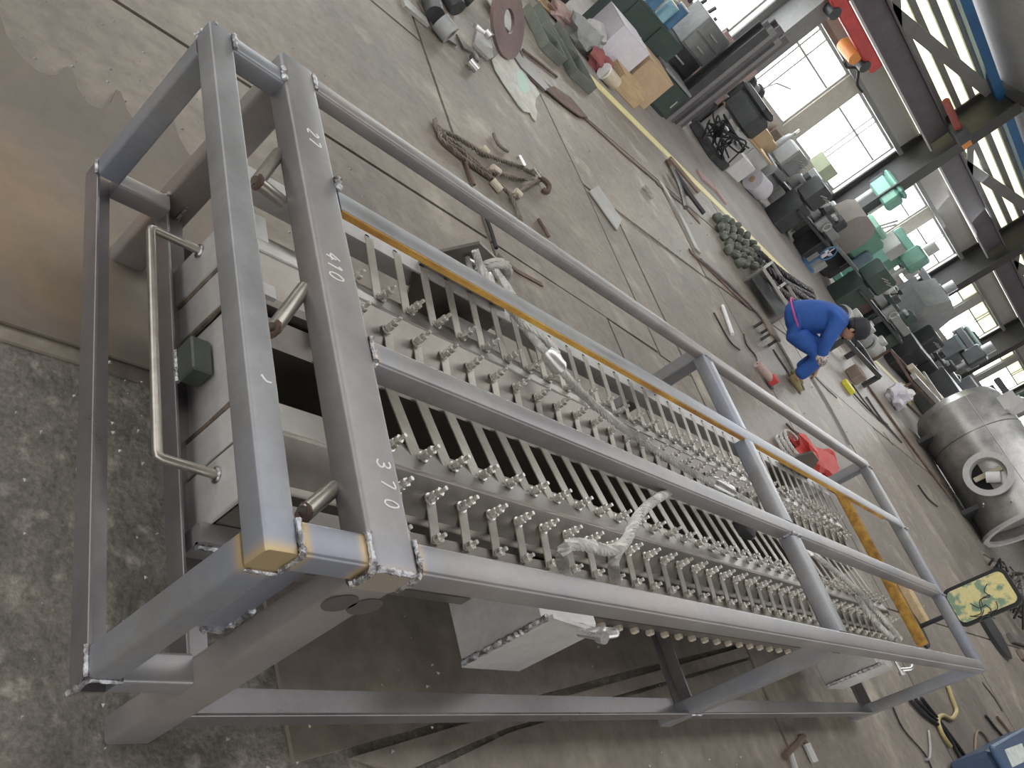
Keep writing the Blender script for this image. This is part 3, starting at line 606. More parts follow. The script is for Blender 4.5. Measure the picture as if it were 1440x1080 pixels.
for k in range(4): a = c + Vector((.03 * k - .045, .05, 0)); ob('finger', MB().tube([a, a + Vector((.004, .05, .012)), a + Vector((.01, .085, 0))], [.013, .012, .009], 7), G_BLACK, t)
# ------------------------------------------------------------------ things lying on the floor
t = thing('scrap_sheet', 'rusty brown torch-cut scrap sheet with a scalloped edge', 'scrap sheet', (.5, 2.2, 0))
ed = []
for x0, y0, x1, y1 in ((-.2, 2.62, .25, 2.58), (.25, 2.58, .5, 2.62), (.5, 2.62, .70, 2.53), (.72, 2.53, .86, 2.555), (.875, 2.555, 1.045, 2.57), (1.06, 2.57, 1.22, 2.5)):
    for k in range(9):
        u = k / 8; ed.append((x0 + (x1 - x0) * u, y0 + (y1 - y0) * u - .14 * math.sin(math.pi * u) ** .6))
ob('sheet', MB().prism([(1.24, 1.44)] + list(reversed(ed)) + [(-.3, 1.44)], .0035, .011), mat('rusty_scrap_sheet', (.215, .18, .145), (.15, .128, .105), .6, .2, 1.6, .2, spots=((.27, .18, .10), 1.0, .56, .74)), t)
t = thing('wire_rope_sling', 'old brown wire rope sling with ferrules on the plate floor behind the frame', 'rope', tuple(PZ(700, 230)))
F_ = lambda lst, h=.02: [PZ(x, y, h) for x, y in lst]
for lst in ([(612, 170), (618, 182), (640, 192), (662, 205), (684, 218), (712, 228), (732, 235), (752, 246)], [(618, 180), (620, 195), (634, 208), (656, 226), (680, 243), (700, 257), (716, 272)], [(622, 184), (630, 200), (650, 214), (664, 228), (682, 238), (700, 244), (726, 250), (740, 252)],
            [(612, 168), (614, 180), (624, 192), (646, 206), (662, 222), (690, 246)], [(716, 272), (724, 288), (730, 302), (734, 316)], [(722, 278), (736, 266), (750, 258), (762, 252)]):
    ob('rope_strand', ropemesh(MB(), F_(lst), .014, strands=3), ROPEOLD, t)
for a, b in (((678, 207), (686, 216)), ((692, 235), (702, 243)), ((692, 254), (704, 268)), ((724, 268), (732, 276))): ob('ferrule', MB().cyl(PZ(*a, .024), PZ(*b, .024), .025, n=10), G_BEIGE, t)
for a, b in (((728, 222), (736, 234)), ((748, 240), (758, 250))): ob('clamp', MB().tube([PZ(a[0], a[1], .02), PZ(a[0] + 3, a[1] - 2, .07), PZ(b[0] + 2, b[1] - 3, .07), PZ(*b, .02)], .012, 8), GALV, t)
ob('hook', MB().tube(smooth([PZ(758, 250, .03), PZ(766, 254, .05), PZ(772, 262, .05), PZ(769, 270, .03), PZ(763, 266, .02)]), [.02] * 25, 8), RUSTD, t)
ob('loose_end', MB().tube(smooth(F_([(694, 188), (699, 200), (706, 208), (714, 213)])), .012, 7), ROPEOLD, t)
def rod(label, pts, r, m=STEELP, name='steel_rod', cat='rod', h=None, flat=None):
    h = r if h is None else h
    P = [PZ(x, y, h + .003) for x, y in pts]; mb = MB()
    if flat:
        for a, b in zip(P, P[1:]):
            d = (b - a).normalized(); s = Vector((-d.y, d.x, 0)).normalized() * flat / 2; z0 = Vector((0, 0, .004 - a.z)); z1 = Vector((0, 0, .004 + flat * .14 - a.z))
            vs = [a - s + z0, a + s + z0, a + s + z1, a - s + z1, b - s + z0, b + s + z0, b + s + z1, b - s + z1]
            mb.add(vs, [(3, 2, 1, 0), (4, 5, 6, 7), (0, 1, 5, 4), (1, 2, 6, 5), (2, 3, 7, 6), (3, 0, 4, 7)])
    else: mb.tube(smooth(P, 4) if len(P) > 2 else P, r, 8)
    return ob(name, mb, m, None, label, cat)
rod('thin red-brown rod sticking out from under the old rope sling', [(652, 222), (667, 260)], .01, RUSTD)
rod('dark rod with pale middle lying behind the rusty-edged rail', [(683, 305), (690, 322), (698, 349)], .011, G_BLACK)
rod('thin rusty strip behind the coiled rope end', [(704, 356), (730, 378), (766, 398)], .02, RUSTD, 'steel_strip', 'strip', flat=.03)
rod('short brown strip between the two far rails', [(757, 308), (772, 333)], .012, RUSTD)
rod('long thin bar in front of the green channels', [(735, 70), (758, 88), (783, 108)], .014, RUSTD)
rod('small bright bar stub beside the lilac plates', [(905, 262), (918, 278)], .022, GALV, 'bar_stub', 'bar')
rod('narrow dark bar along the far plate seam', [(770, 118), (830, 170), (880, 216), (925, 254)], .02, RUSTD, 'steel_strip', 'strip', flat=.05)
rod('dark flat bar along the plate seam left of the person', [(925, 256), (958, 283), (985, 312)], .02, RUSTD, 'steel_strip', 'strip', flat=.06)
rod('pale flat bar beside the pile of couplings', [(930, 255), (962, 310), (982, 352)], .02, STEELL, 'flat_bar', 'bar', flat=.12)
rod('long dark angle bar running to the stool', [(972, 352), (1000, 378), (1030, 408), (1056, 432)], .02, RUSTD, 'angle_bar', 'bar', flat=.08)
rod('long thin bar under the seated person', [(985, 365), (1020, 395), (1058, 432), (1082, 462), (1108, 505), (1130, 548)], .018, STEELP)
rod('short white bar lying near the frame corner', [(1016, 430), (1030, 470)], .02, G_WHITE)
rod('thin dark wire beside the short white bar', [(1004, 440), (1025, 478), (1040, 492)], .008, G_BLACK)
rod('rust red long bar at the feet of the person', [(1090, 490), (1110, 520), (1128, 552)], .025, RUSTD, 'flat_bar', 'bar', flat=.05)
rod('dark bar leaning past the yellow block', [(1144, 522), (1166, 545), (1178, 556)], .03, G_DARK, 'flat_bar', 'bar', flat=.07)
rod('thin bright bar in a floor seam beyond the frame', [(1141, 528), (1172, 580), (1196, 625)], .012, STEELL)
rod('dark wire curling beyond the yellow block', [(1198, 540), (1216, 565), (1236, 590), (1250, 600)], .01, G_BLACK, 'wire', 'wire')
rod('dark bar by the plate edge in front of the tank', [(1218, 558), (1240, 590), (1268, 622)], .016, G_DARK)
rod('long dark bar along the plate edge before the tank', [(1215, 535), (1260, 598), (1300, 652), (1340, 705)], .02, RUSTD)
rod('short dark scrap strip on the plate before the tank', [(1243, 607), (1257, 626)], .012, G_DARK, 'steel_strip', 'strip', flat=.03)
rod('bent dark wire on the plate before the tank manhole', [(1291, 682), (1304, 700), (1318, 712)], .012, G_BLACK, 'wire', 'wire')
rod('curved dark strip right of the blue stool person frame corner', [(1106, 596), (1116, 606), (1128, 612)], .012, RUSTD, 'steel_strip', 'strip')
rod('long pale streak bar under the aisle line', [(985, 245), (1005, 262), (1022, 284)], .03, G_PINK, 'flat_bar', 'bar', flat=.2)
for i, q in enumerate([[(938, 226), (952, 250), (968, 274)], [(942, 222), (962, 246), (982, 270)], [(948, 240), (966, 268), (990, 300)], [(944, 236), (956, 262), (964, 292)]]):
    rod(['brown offcut bar left in the heap below the aisle line', 'long brown offcut bar on top of the heap below the aisle line', 'dark offcut bar nearest the couplings in the heap', 'thin offcut bar crossing the heap below the aisle line'][i], q, .03, [RUSTD, G_BROWN, G_DARK, STEELP][i], 'offcut_bar', 'bar', h=.02 + .02 * i)
t = ob('offcut_plate', MB().prism([tuple(PZ(x, y)[:2]) for x, y in ((827, 270), (840, 262), (873, 310), (866, 325))], .004, .014), STEELL, None, 'small bright rectangular offcut plate on the floor behind the frame', 'plate')
tin = [(690, 86), (705, 72), (722, 84), (729, 96), (737, 104), (744, 116), (752, 124), (758, 133), (752, 140), (751, 150), (754, 160), (752, 172), (748, 168), (744, 160), (735, 158), (728, 150), (718, 135), (706, 118), (695, 100)]
t = thing('torn_sheet', 'torn pale tin sheet with flaking teal paint on the plate floor', 'tin sheet', tuple(PZ(722, 118)))
ob('sheet', MB().prism([tuple(PZ(*q)[:2]) for q in tin], .006, .014), mat('flaking_pale_tin', (.62, .61, .55), (.40, .40, .36), .6, .1, 6, .2), t)
ob('paint_patch', MB().prism([tuple(PZ(*q)[:2]) for q in ((724, 102), (733, 100), (738, 112), (744, 128), (736, 134), (728, 126), (725, 114))], .0142, .0148), mat('teal_flakes', (.36, .60, .50), (.5, .6, .52), .6, 0, 20), t)
ob('blade_plate', MB().prism([tuple(PZ(*q)[:2]) for q in ((764, 128), (776, 124), (800, 140), (824, 168), (812, 166), (790, 150))], .02, .03), RUSTD, None, 'dark pointed plate lying right of the torn tin sheet', 'plate')
# two open green channels
def channel(label, a, b, c, h, grp=None):
    A, B, C = PZ(*a), PZ(*b), PZ(*c); t = thing('steel_channel', label, 'channel', tuple(A)); u = (B - A); v = (C - A); L, Wd = u.length, v.length; u.normalize(); v = (v - u * v.dot(u)); Wd = v.length; v.normalize(); z = Vector((0, 0, 1))
    M = Matrix((u, v, z)).transposed()
    bx = lambda x0, x1, y0, y1, z0, z1: MB().box(x0, x1, y0, y1, z0, z1, Matrix.Translation(A) @ M.to_4x4())
    gm = mat('grey_green_steel', (.20, .22, .19), (.13, .145, .125), .6, .2, 5)
    ob('web', bx(0, L, 0, Wd, .004, .014), gm, t); ob('flange', bx(0, L, 0, .012, .014, h), gm, t); ob('flange', bx(0, L, Wd - .012, Wd, .014, h), gm, t)
    ob('rib', bx(L * .55, L * .55 + .012, .012, Wd - .012, .014, h), gm, t); ob('end_rib', bx(L - .012, L, .012, Wd - .012, .014, h), gm, t)
channel('open grey-green steel channel left of its twin by the aisle', (733, 14), (760, 70), (743, 8), .12)
channel('long open grey-green steel channel with ribs nearest the aisle line', (748, 12), (800, 108), (758, 6), .12)
# plates, flanges and bars stacked at the top edge
t = thing('flange_ring', 'brown steel disc with a hole leaning on plates at the top edge', 'flange', tuple(PZ(712, 30)))
c = PZ(712, 30, .2); ax = Vector((.3, -.55, .75)).normalized(); Mx = ax.to_track_quat('Z', 'Y').to_matrix()
ob('disc', MB().lathe([(.1, 0), (.30, 0), (.30, .03), (.1, .03), (.1, 0)], c, Mx, 36), mat('purple_brown_steel', (.24, .17, .16), (.17, .125, .12), .5, .4, 4), t)
ob('offcut_plate', MB().prism([tuple(PZ(*q)[:2]) for q in ((678, 4), (690, -6), (716, 30), (724, 60), (716, 56), (700, 40))], .05, .06), STEELL, None, 'pale pointed plate beside the brown disc', 'plate')
for i, (a, b, r, lab) in enumerate([((604, -8), (612, 22), .07, 'dark round bar end leftmost of the bars at the top edge'), ((630, -10), (644, 12), .07, 'dark round bar end second of the bars at the top edge'), ((650, -14), (664, 2), .06, 'dark round bar behind the tube with the bore')]):
    A, B = PZ(*a, r), PZ(*b, r); ob('round_bar', MB().cyl(A, B, r, n=20), G_DARK, None, lab, 'bar')
A, B = PZ(618, 30, .075), PZ(634, 50, .075)
t = thing('bored_tube', 'short thick grey tube with an open bore at the top edge', 'tube', tuple(A)); d = (B - A).normalized(); Mx = d.to_track_quat('Z', 'Y').to_matrix(); L = (B - A).length
ob('tube_wall', MB().lathe([(.045, 0), (.075, 0), (.075, L), (.045, L), (.045, 0)], A, Mx, 24), G_GREY, t)
for i, (q, m, lab, h) in enumerate([([(560, -5), (595, 28), (600, 40), (566, 12)], STEELL, 'pale grey flat plate in the top corner stack', .03), ([(586, 4), (620, 42), (640, 66), (612, 48)], STEELP, 'dark narrow plate beside the bored tube', .02),
        ([(640, 50), (664, 74), (676, 82), (650, 70)], STEELP, 'thin grey plate under the bright clamp', .02), ([(668, 44), (688, 62), (690, 84), (684, 86), (664, 66)], STEELL, 'bright sheared plate beside the torn tin sheet', .03), ([(700, 52), (740, 92), (770, 126), (764, 130), (730, 98)], STEELP, 'long dark bar beyond the torn tin sheet', .03)]):
    ob('flat_plate', MB().prism([tuple(PZ(*p)[:2]) for p in q], .004, h), m, None, lab, 'plate')
t = thing('pipe_clamp', 'small bright steel clamp lying left of the torn tin sheet', 'clamp', tuple(PZ(664, 92)))
ob('body', MB().cyl(PZ(660, 86, .04), PZ(671, 99, .04), .032, n=12), GALV, t); ob('jaw', MB().bbox(tuple(PZ(667, 82, .04)), (.05, .09, .06), .01), STEELP, t)
t = thing('bolt_pair', 'two bright turned pins lying on the dark plates at the top edge', 'pins', tuple(PZ(680, 40)))
ob('pin', MB().cyl(PZ(668, 36, .09), PZ(680, 45, .09), .02, n=10), GALV, t); ob('pin', MB().cyl(PZ(684, 44, .09), PZ(690, 52, .09), .035, n=12), GALV, t)
# green-grey pile of couplings, a bundle of ropes, a small rack
random.seed(3)
lump = [MB().blob((0, 0, 0), .07, 2, .25, (1.15, .9, .85), s).mesh('coupling') for s in range(3)]
LM = [mat('coupling_green_grey', (.17, .19, .15), (.09, .10, .08), .45, .3, 8), mat('coupling_brown_grey', (.20, .17, .145), (.11, .095, .085), .45, .3, 8)]
n_ = 0
for (px, py) in [(1008, 306), (1014, 312), (1020, 308), (1028, 313), (1036, 318), (1012, 320), (1020, 322), (1030, 324), (1040, 326), (1050, 332), (1018, 332), (1028, 334), (1038, 336), (1048, 342), (1058, 342), (1062, 350), (1026, 344), (1036, 348), (1046, 352), (1056, 356), (1034, 358), (1044, 362), (1054, 366), (1064, 366), (1024, 352), (1048, 372), (1060, 374), (1040, 370)]:
    me = lump[n_ % 3]; o = bpy.data.objects.new('coupling', me.copy() if n_ < 3 else bpy.data.objects['coupling' if n_ % 3 == 0 else 'coupling.%03d' % (n_ % 3)].data); COL.objects.link(o)
    if n_ < 3: o.data.materials.append(LM[0])
    lift = .05
    o.location = PZ(px, py, lift); o.rotation_euler = (random.uniform(0, 3), random.uniform(0, 3), random.uniform(0, 3))
    tag(o, 'rounded grey-green casting in the pile beside the wire ropes', 'casting', 'pile of castings'); n_ += 1
def bundle(label, k, m, group=None):
    return None
for k in range(12):
    u = k / 11; a = (1066 + 6 * u, 352 + 30 * u); b = (1140 + 10 * u, 408 + 34 * u - 6 * math.sin(u * 3)); mid = ((a[0] + b[0]) / 2 - 3 + 4 * math.sin(k), (a[1] + b[1]) / 2 + 4 + 2 * math.cos(k * 2))
    o = ob('wire_rope', ropemesh(MB(), [PZ(*a, .05 + .07 * (k % 3)), PZ(*mid, .12 + .08 * (k % 3)), PZ(*b, .05 + .06 * (k % 3))], .036, strands=3), mat('greased_rope', (.12, .11, .115), (.055, .05, .055), .5, .4, 30, rand=.5), None, 'dark greased wire rope in the bundle behind the seated person', 'rope', 'wire rope bundle')
t = thing('angle_rack', 'low open rack of welded angle bars beside the seated person', 'rack', tuple(PZ(1075, 410)))
A, B, C, D = [PZ(*q) for q in ((1046, 396), (1084, 454), (1098, 444), (1060, 386))]; up = Vector((0, 0, .28))
for a, b in ((A, B), (B, C), (C, D), (D, A), (A.lerp(B, .5), D.lerp(C, .5))): ob('rail', MB().tube([a + up, b + up], .025, 4), STEELL, t)
for a in (A, B, C, D): ob('leg', MB().tube([a, a + up], .025, 4), STEELP, t)
ob('tray', MB().prism([tuple(q[:2]) for q in (A, B, C, D)], .1, .11), G_DARK, t)
ob('cut_channel', MB().prism([tuple(PZ(*q)[:2]) for q in ((1064, 380), (1070, 380), (1100, 424), (1107, 440), (1098, 436), (1078, 400))], .02, .1), STEELL, None, 'pale forked plate between the rack and the wire ropes', 'plate')
random.seed(21); ch = MB()
for k in range(900):
    a = random.choice([(-.2, 2.6, 1.45, 2.9), (.0, 1.9, .3, 1.4), (1.2, 4.5, 1.6, 4.8), (4.5, 11, 1.5, 7.6), (1.0, 4, .2, 1.4), (.3, 1.2, .5, 3.0)]); x, y = random.uniform(a[0], a[1]), random.uniform(a[2], a[3]); r = random.choice((.003, .004, .006, .008)) * (1 if x < 4.5 else 2.2)
    vs = [Vector((x + r * math.cos(t + random.uniform(-.5, .5)), y + r * math.sin(t) * random.uniform(.4, 1), .0045)) for t in (0, 2.1, 4.2)] + [Vector((x, y, .005 + r * .9))]
    ch.add(vs, [(0, 1, 3), (1, 2, 3), (2, 0, 3), (2, 1, 0)])
ob('metal_chips', ch, STEELL, None, 'tiny bright metal chips strewn over the floor plates', 'chips', kind='stuff')
# red cloth, coil of white rope, yellow block
t = thing('red_bag', 'crumpled red bag on the floor behind the rusty-edged rail', 'bag', tuple(PZ(1146, 655)))
c = PZ(1146, 656, .1); ob('cloth', MB().blob(c, .22, 3, .9, (1.5, .75, .5), 5, Matrix.Rotation(-.6, 3, 'Z')), REDP, t); ob('handle', MB().tube(smooth([c + Vector((.1, .12, .05)), c + Vector((.3, .16, .12)), c + Vector((.36, 0, .06)), c + Vector((.2, -.1, .06))]), .025, 8), REDP, t)
t = thing('rope_coil', 'small coil of white wire rope beside the red bag', 'rope', tuple(PZ(1110, 632)))
c = PZ(1110, 634, .02)
for k in range(3): ob('rope_turn', ropemesh(MB(), [c + Vector(((.26 - .03 * k) * math.cos(a), (.13 + .01 * k) * math.sin(a), .015 + .03 * k)) for a in [i * .5 for i in range(14)]], .014, strands=3), ROPE, t)
t = thing('yellow_socket', 'bright yellow socket block with a cable on the floor', 'socket', tuple(PZ(1193, 545)))
A, B = PZ(1187, 536, .04), PZ(1199, 552, .04); d = (B - A); ob('block', MB().bbox((0, 0, 0), (d.length, .13, .08), .01, Matrix.Translation((A + B) / 2) @ Matrix.Rotation(math.atan2(d.y, d.x), 4, 'Z')), G_YEL, t)
ob('cable', MB().tube(smooth(F_([(1199, 552), (1212, 566), (1226, 580), (1248, 597)])), .012, 6), G_BLACK, t)
rod('yellow air hose curling on the floor past the frame end', [(1332, 962), (1340, 985), (1345, 1000), (1338, 1011), (1326, 1006), (1319, 1012), (1324, 1030), (1337, 1050)], .016, mat('dull_yellow_hose', (.55, .45, .2), (.45, .36, .16), .5), 'air_hose', 'hose')
for i, q in enumerate([[(1280, 985), (1300, 1005), (1330, 1030), (1360, 1085)], [(1288, 984), (1310, 1006), (1336, 1034), (1372, 1085)], [(1296, 982), (1318, 1010), (1340, 1040), (1356, 1062)]]):
    rod(['black cable leftmost of the three cables under the far post', 'middle black cable of the three under the far post', 'rightmost black cable of the three under the far post'][i], q, .014, G_BLACK, 'cable', 'cable')
rod('thin dark cord from under the frame end to the clamp tool', [(1256, 995), (1270, 1025), (1300, 1060), (1312, 1085)], .006, G_BLACK, 'cord', 'cord')
rod('pale bent wire hook left of the yellow hose', [(1306, 1028), (1308, 1050), (1307, 1066), (1302, 1068)], .009, STEELL, 'wire_hook', 'hook')
rod('brown hose bend right of the yellow hose', [(1372, 1085), (1372, 1040), (1376, 1028), (1384, 1034), (1396, 1052)], .01, mat('brown_hose', (.28, .20, .13), rough=.6), 'hose', 'hose')
rod('dark slit bar on the floor right of the frame corner', [(1384, 960), (1400, 980), (1412, 1000)], .015, G_DARK, 'steel_strip', 'strip', flat=.03)
rod('thin dark bar before the blue container', [(1386, 1006), (1400, 1024), (1418, 1044)], .012, G_DARK, 'steel_strip', 'strip')
rod('second thin dark bar before the blue container', [(1402, 1008), (1420, 1030)], .012, RUSTD, 'steel_strip', 'strip')
t = thing('pipe_tool', 'steel pipe wrench lying at the bottom of the floor', 'wrench', tuple(PZ(1120, 1050)))
ob('handle', MB().tube([PZ(1112, 1060, .02), PZ(1120, 1085, .02)], .014, 8), G_LGREY, t); ob('jaw', MB().tube([PZ(1104, 1062, .02), PZ(1118, 1048, .03), PZ(1130, 1036, .02)], .016, 8), RUSTD, t); ob('screw', MB().tube([PZ(1134, 1046, .02), PZ(1146, 1072, .02)], .02, 8), G_LGREY, t); ob('arm', MB().tube([PZ(1124, 1034, .02), PZ(1134, 1046, .02)], .012, 8), RUSTD, t)
# blue container with a white label at the lower right corner
A, B = PZ(1380, 1056, .34), PZ(1440, 1023, .34); u = (B - A); u.z = 0; u.normalize(); v = Vector((u.y, -u.x, 0)); L = (B - A).length
t = thing('blue_container', 'blue plastic container with a white paper label at the bottom right', 'container', (A.x + u.x * 1.2 + v.x * .25, A.y + u.y * 1.2 + v.y * .25, 0))
MC = Matrix.Translation(Vector((A.x, A.y, 0))) @ Matrix((u, -v, Vector((0, 0, 1)))).transposed().to_4x4()
ob('body', MB().bbox((1.62, -.25, .15), (2.36, .46, .3), .03, MC), mat('dark_blue_plastic', (.045, .085, .16), (.03, .055, .11), .45, 0, 3), t); ob('lid', MB().bbox((1.62, -.25, .32), (2.4, .5, .04), .015, MC), mat('mid_blue_plastic', (.075, .13, .24), (.05, .09, .18), .45, 0, 3), t)
ob('paper_label', MB().prism([tuple(PZ(*q, .342)[:2]) for q in ((1413, 1054), (1437, 1045), (1447, 1068), (1424, 1079))], .3402, .3415), mat('paper_label', (.72, .76, .73), (.52, .57, .54), .8, 0, 14), t)
# framed panel with yellow flowered print on a stand
t = thing('print_stand', 'small upright black-framed board with yellow flowered print beyond the frame end', 'board', (7.9, 1.28, 0))
cs = [PX(*q, 7.9) for q in ((1318, 834), (1413, 804), (1440, 848), (1345, 884))]
y0, y1, z0, z1 = 1.15, 1.42, .36, .84
def rrect(y0, y1, z0, z1, r): 
    o = []
    for cy, cz, q in ((y1 - r, z1 - r, 0), (y0 + r, z1 - r, 1), (y0 + r, z0 + r, 2), (y1 - r, z0 + r, 3)):
        for i in range(6): a = math.pi / 2 * (q + i / 5); o.append((cy + r * math.cos(a), cz + r * math.sin(a)))
    return o
ff = lambda u, v, d: (d, u, v)
ob('frame', MB().prism(rrect(y0 - .03, y1 + .03, z0 - .03, z1 + .03, .07), 7.9, 7.94, ff), G_BLACK, t)
ob('print', MB().prism(rrect(y0, y1, z0, z1, .05), 7.89, 7.9, ff), mat('yellow_flower_print', (.80, .70, .28), (.72, .66, .36), .5, 0, 4, spots=((.22, .34, .24), 9, .5, .58)), t)
st_ = MB()
for k in range(9):
    a = random.uniform(0, 6.28); p = Vector((7.888, 1.22 + .05 * random.gauss(0, 1), .58 + .05 * random.gauss(0, 1))); ob('flower_stem', MB().tube(smooth([p, p + Vector((0, .06 * math.cos(a), .06 * math.sin(a))), p + Vector((0, .1 * math.cos(a + .6), .12 * math.sin(a + .6)))]), .004, 5), G_DGREEN, t)
ob('post', MB().cyl((7.96, 1.27, 0), (7.96, 1.27, .6), .02, n=10), G_BLACK, t); ob('base', MB().cyl((7.96, 1.27, 0), (7.96, 1.27, .02), .18, n=24), G_BLACK, t)
t = thing('rubber_disc', 'black round rubber disc with a yellow piece beside the flowered board', 'disc', tuple(PZ(1392, 887)))
c = PZ(1392, 888); ob('disc', MB().lathe([(0, 0), (.36, 0), (.36, .05), (.3, .06), (0, .06)], c, None, 32), G_BLACK, t); ob('rim_piece', MB().bbox(tuple(c + Vector((-.1, .34, .12))), (.5, .09, .24), .02), G_YEL, t); ob('cap', MB().bbox(tuple(c + Vector((.45, .32, .14))), (.3, .2, .28), .03), G_LILAC, t)
# ------------------------------------------------------------------ tank at the right
t = thing('stainless_tank', 'large stainless cylindrical tank lying on its side with a manhole', 'tank', (16.9, 4.7, 0))
RX = Matrix.Rotation(-math.pi / 2, 3, 'X')
ob('shell', MB().lathe([(.8, 3.55), (.8, 5.85)], (16.9, 0, .82), RX, 64), TANKM, t)
ob('far_head', MB().lathe([(.8, 5.85), (.74, 5.98), (.5, 6.08), (0.01, 6.12)], (16.9, 0, .82), RX, 64), TANKM, t)
ob('near_head', MB().lathe([(.78, 3.72), (.6, 3.70), (.3, 3.66), (0.01, 3.65)], (16.9, 0, .82), RX, 64), mat('tank_inside_grey', (.25, .25, .245), (.16, .16, .155), .5, .4, 4), t)
ob('end_ring', MB().lathe([(.76, 3.5), (.87, 3.5), (.87, 3.56), (.76, 3.56), (.76, 3.5)], (16.9, 0, .82), RX, 64), G_LGREY, t)
ob('weld_seam', MB().tube([(16.9 + .805 * math.cos(a), 5.2, .82 + .805 * math.sin(a)) for a in [i * math.pi / 24 for i in range(49)]], .008, 5), STAIN, t)
a = math.radians(158); ob('weld_seam', MB().tube([(16.9 + .803 * math.cos(a), y, .82 + .803 * math.sin(a)) for y in (3.6, 4.4, 5.2, 5.85)], .009, 5), STAINL, t)
mh = Vector((16.12, 4.36, .72)); md = Vector((-1, 0, .05)).normalized(); MH = md.to_track_quat('Z', 'Y').to_matrix()
ob('manhole_neck', MB().lathe([(.3, -.12), (.31, .14), (.395, .14), (.395, .19), (.29, .19), (.28, -.12)], mh, MH, 40), G_LGREY, t)
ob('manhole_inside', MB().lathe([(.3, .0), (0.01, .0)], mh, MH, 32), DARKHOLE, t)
ob('baffle', MB().bbox(tuple(mh + Vector((-.06, .03, 0))), (.03, .09, .5), .01, None), G_BEIGE, t)
ob('inner_pipe', MB().cyl(mh + Vector((-.09, -.12, .14)), mh + Vector((-.09, -.02, -.05)), .1, n=16), G_WHITE, t)
for y, z in ((3.95, .35), (3.8, .75)): ob('stub_pin', MB().cyl((16.16, y, z), (15.98, y, z + .05), .014, n=8), STAINL, t)
ob('top_bracket', MB().box(16.3, 16.75, 5.3, 5.33, 1.56, 1.85).box(16.3, 16.33, 5.33, 5.6, 1.52, 1.8).box(16.72, 16.75, 5.33, 5.6, 1.56, 1.85), G_LGREY, t)
for y in (4.0, 5.5): ob('saddle', MB().prism([(-.75, 0), (.75, 0), (.75, .3), (.5, .2), (.25, .06), (0, .02), (-.25, .06), (-.5, .2), (-.75, .3)], y - .04, y + .04, lambda u, v, d: (16.9 + u, d, v)), G_DARK, t)
# ------------------------------------------------------------------ machines and stores along the window wall
def cab(name, label, cat, c, sz, m, doors=1, rz=0, top=None, drawers=0, group=None, md=None):
    t = thing(name, label, cat, (c[0], c[1], c[2] if len(c) > 2 else 0), rz, group); w, d, h = sz; md = md or m
    ob('body', MB().bbox((0, 0, h / 2), (w, d, h), .015), m, t, local=True)
    for k in range(doors):
        dw = w / doors; o = ob('door', MB().bbox((-w / 2 + dw * (k + .5), -d / 2 - .01, h * .52), (dw * .92, .02, h * .86), .005), md, t, local=True)
        ob('handle', MB().bbox((-w / 2 + dw * (k + .85), -d / 2 - .03, h * .52), (.02, .02, .14), .004), G_LGREY, o, local=True)
    for k in range(drawers):
        dh = h * .92 / drawers; o = ob('drawer', MB().bbox((0, -d / 2 - .012, h * .04 + dh * (k + .5)), (w * .94, .024, dh * .86), .005), md, t, local=True)
        ob('handle', MB().bbox((0, -d / 2 - .035, h * .04 + dh * (k + .5)), (w * .3, .02, .025), .004), G_LGREY, o, local=True)
    if top: ob('top', MB().bbox((0, 0, h + .02), (w * 1.06, d * 1.06, .04), .008), top, t, local=True)
    return t
def lathe_m(label, c, L, m, m2, rz=0):
    t = thing('metal_lathe', label, 'lathe', c, rz)
    ob('headstock_base', MB().bbox((-L * .38, 0, .35), (L * .24, .55, .7), .02), m, t, local=True); ob('tailstock_base', MB().bbox((L * .4, 0, .3), (L * .18, .5, .6), .02), m, t, local=True)
    ob('chip_tray', MB().bbox((0, 0, .55), (L * .95, .7, .06), .01), G_DARK, t, local=True); ob('bed', MB().bbox((.06 * L, 0, .75), (L * .86, .34, .2), .02), m2, t, local=True)
    h = ob('headstock', MB().bbox((-L * .36, 0, .98), (L * .26, .48, .5), .04), m, t, local=True)
    ob('chuck', MB().cyl((-L * .23, 0, 1.0), (-L * .15, 0, 1.0), .15, n=20), G_LGREY, t, local=True)
    cr = ob('carriage', MB().bbox((0, -.05, .9), (.36, .5, .12), .02), m, t, local=True); ob('toolpost', MB().bbox((0, -.08, 1.02), (.14, .14, .14), .01), G_DARK, cr, local=True); ob('apron', MB().bbox((0, -.3, .76), (.36, .06, .26), .01), m2, cr, local=True)
    ob('handwheel', MB().tube([(.08 + .09 * math.cos(a), -.36, .78 + .09 * math.sin(a)) for a in [i * .52 for i in range(12)]], .014, 6, closed=True), G_LGREY, cr, local=True)
    ts = ob('tailstock', MB().bbox((L * .36, 0, .98), (.26, .26, .28), .03), m, t, local=True); ob('quill', MB().cyl((L * .36 - .13, 0, 1.0), (L * .36 - .32, 0, 1.0), .04, n=12), G_LGREY, ts, local=True)
    for k in range(3): ob('lever', MB().tube([(-L * .42 + .12 * k, -.24, 1.05), (-L * .42 + .12 * k + .04, -.36, 1.12)], .012, 6), G_LGREY, h, local=True)
    return t
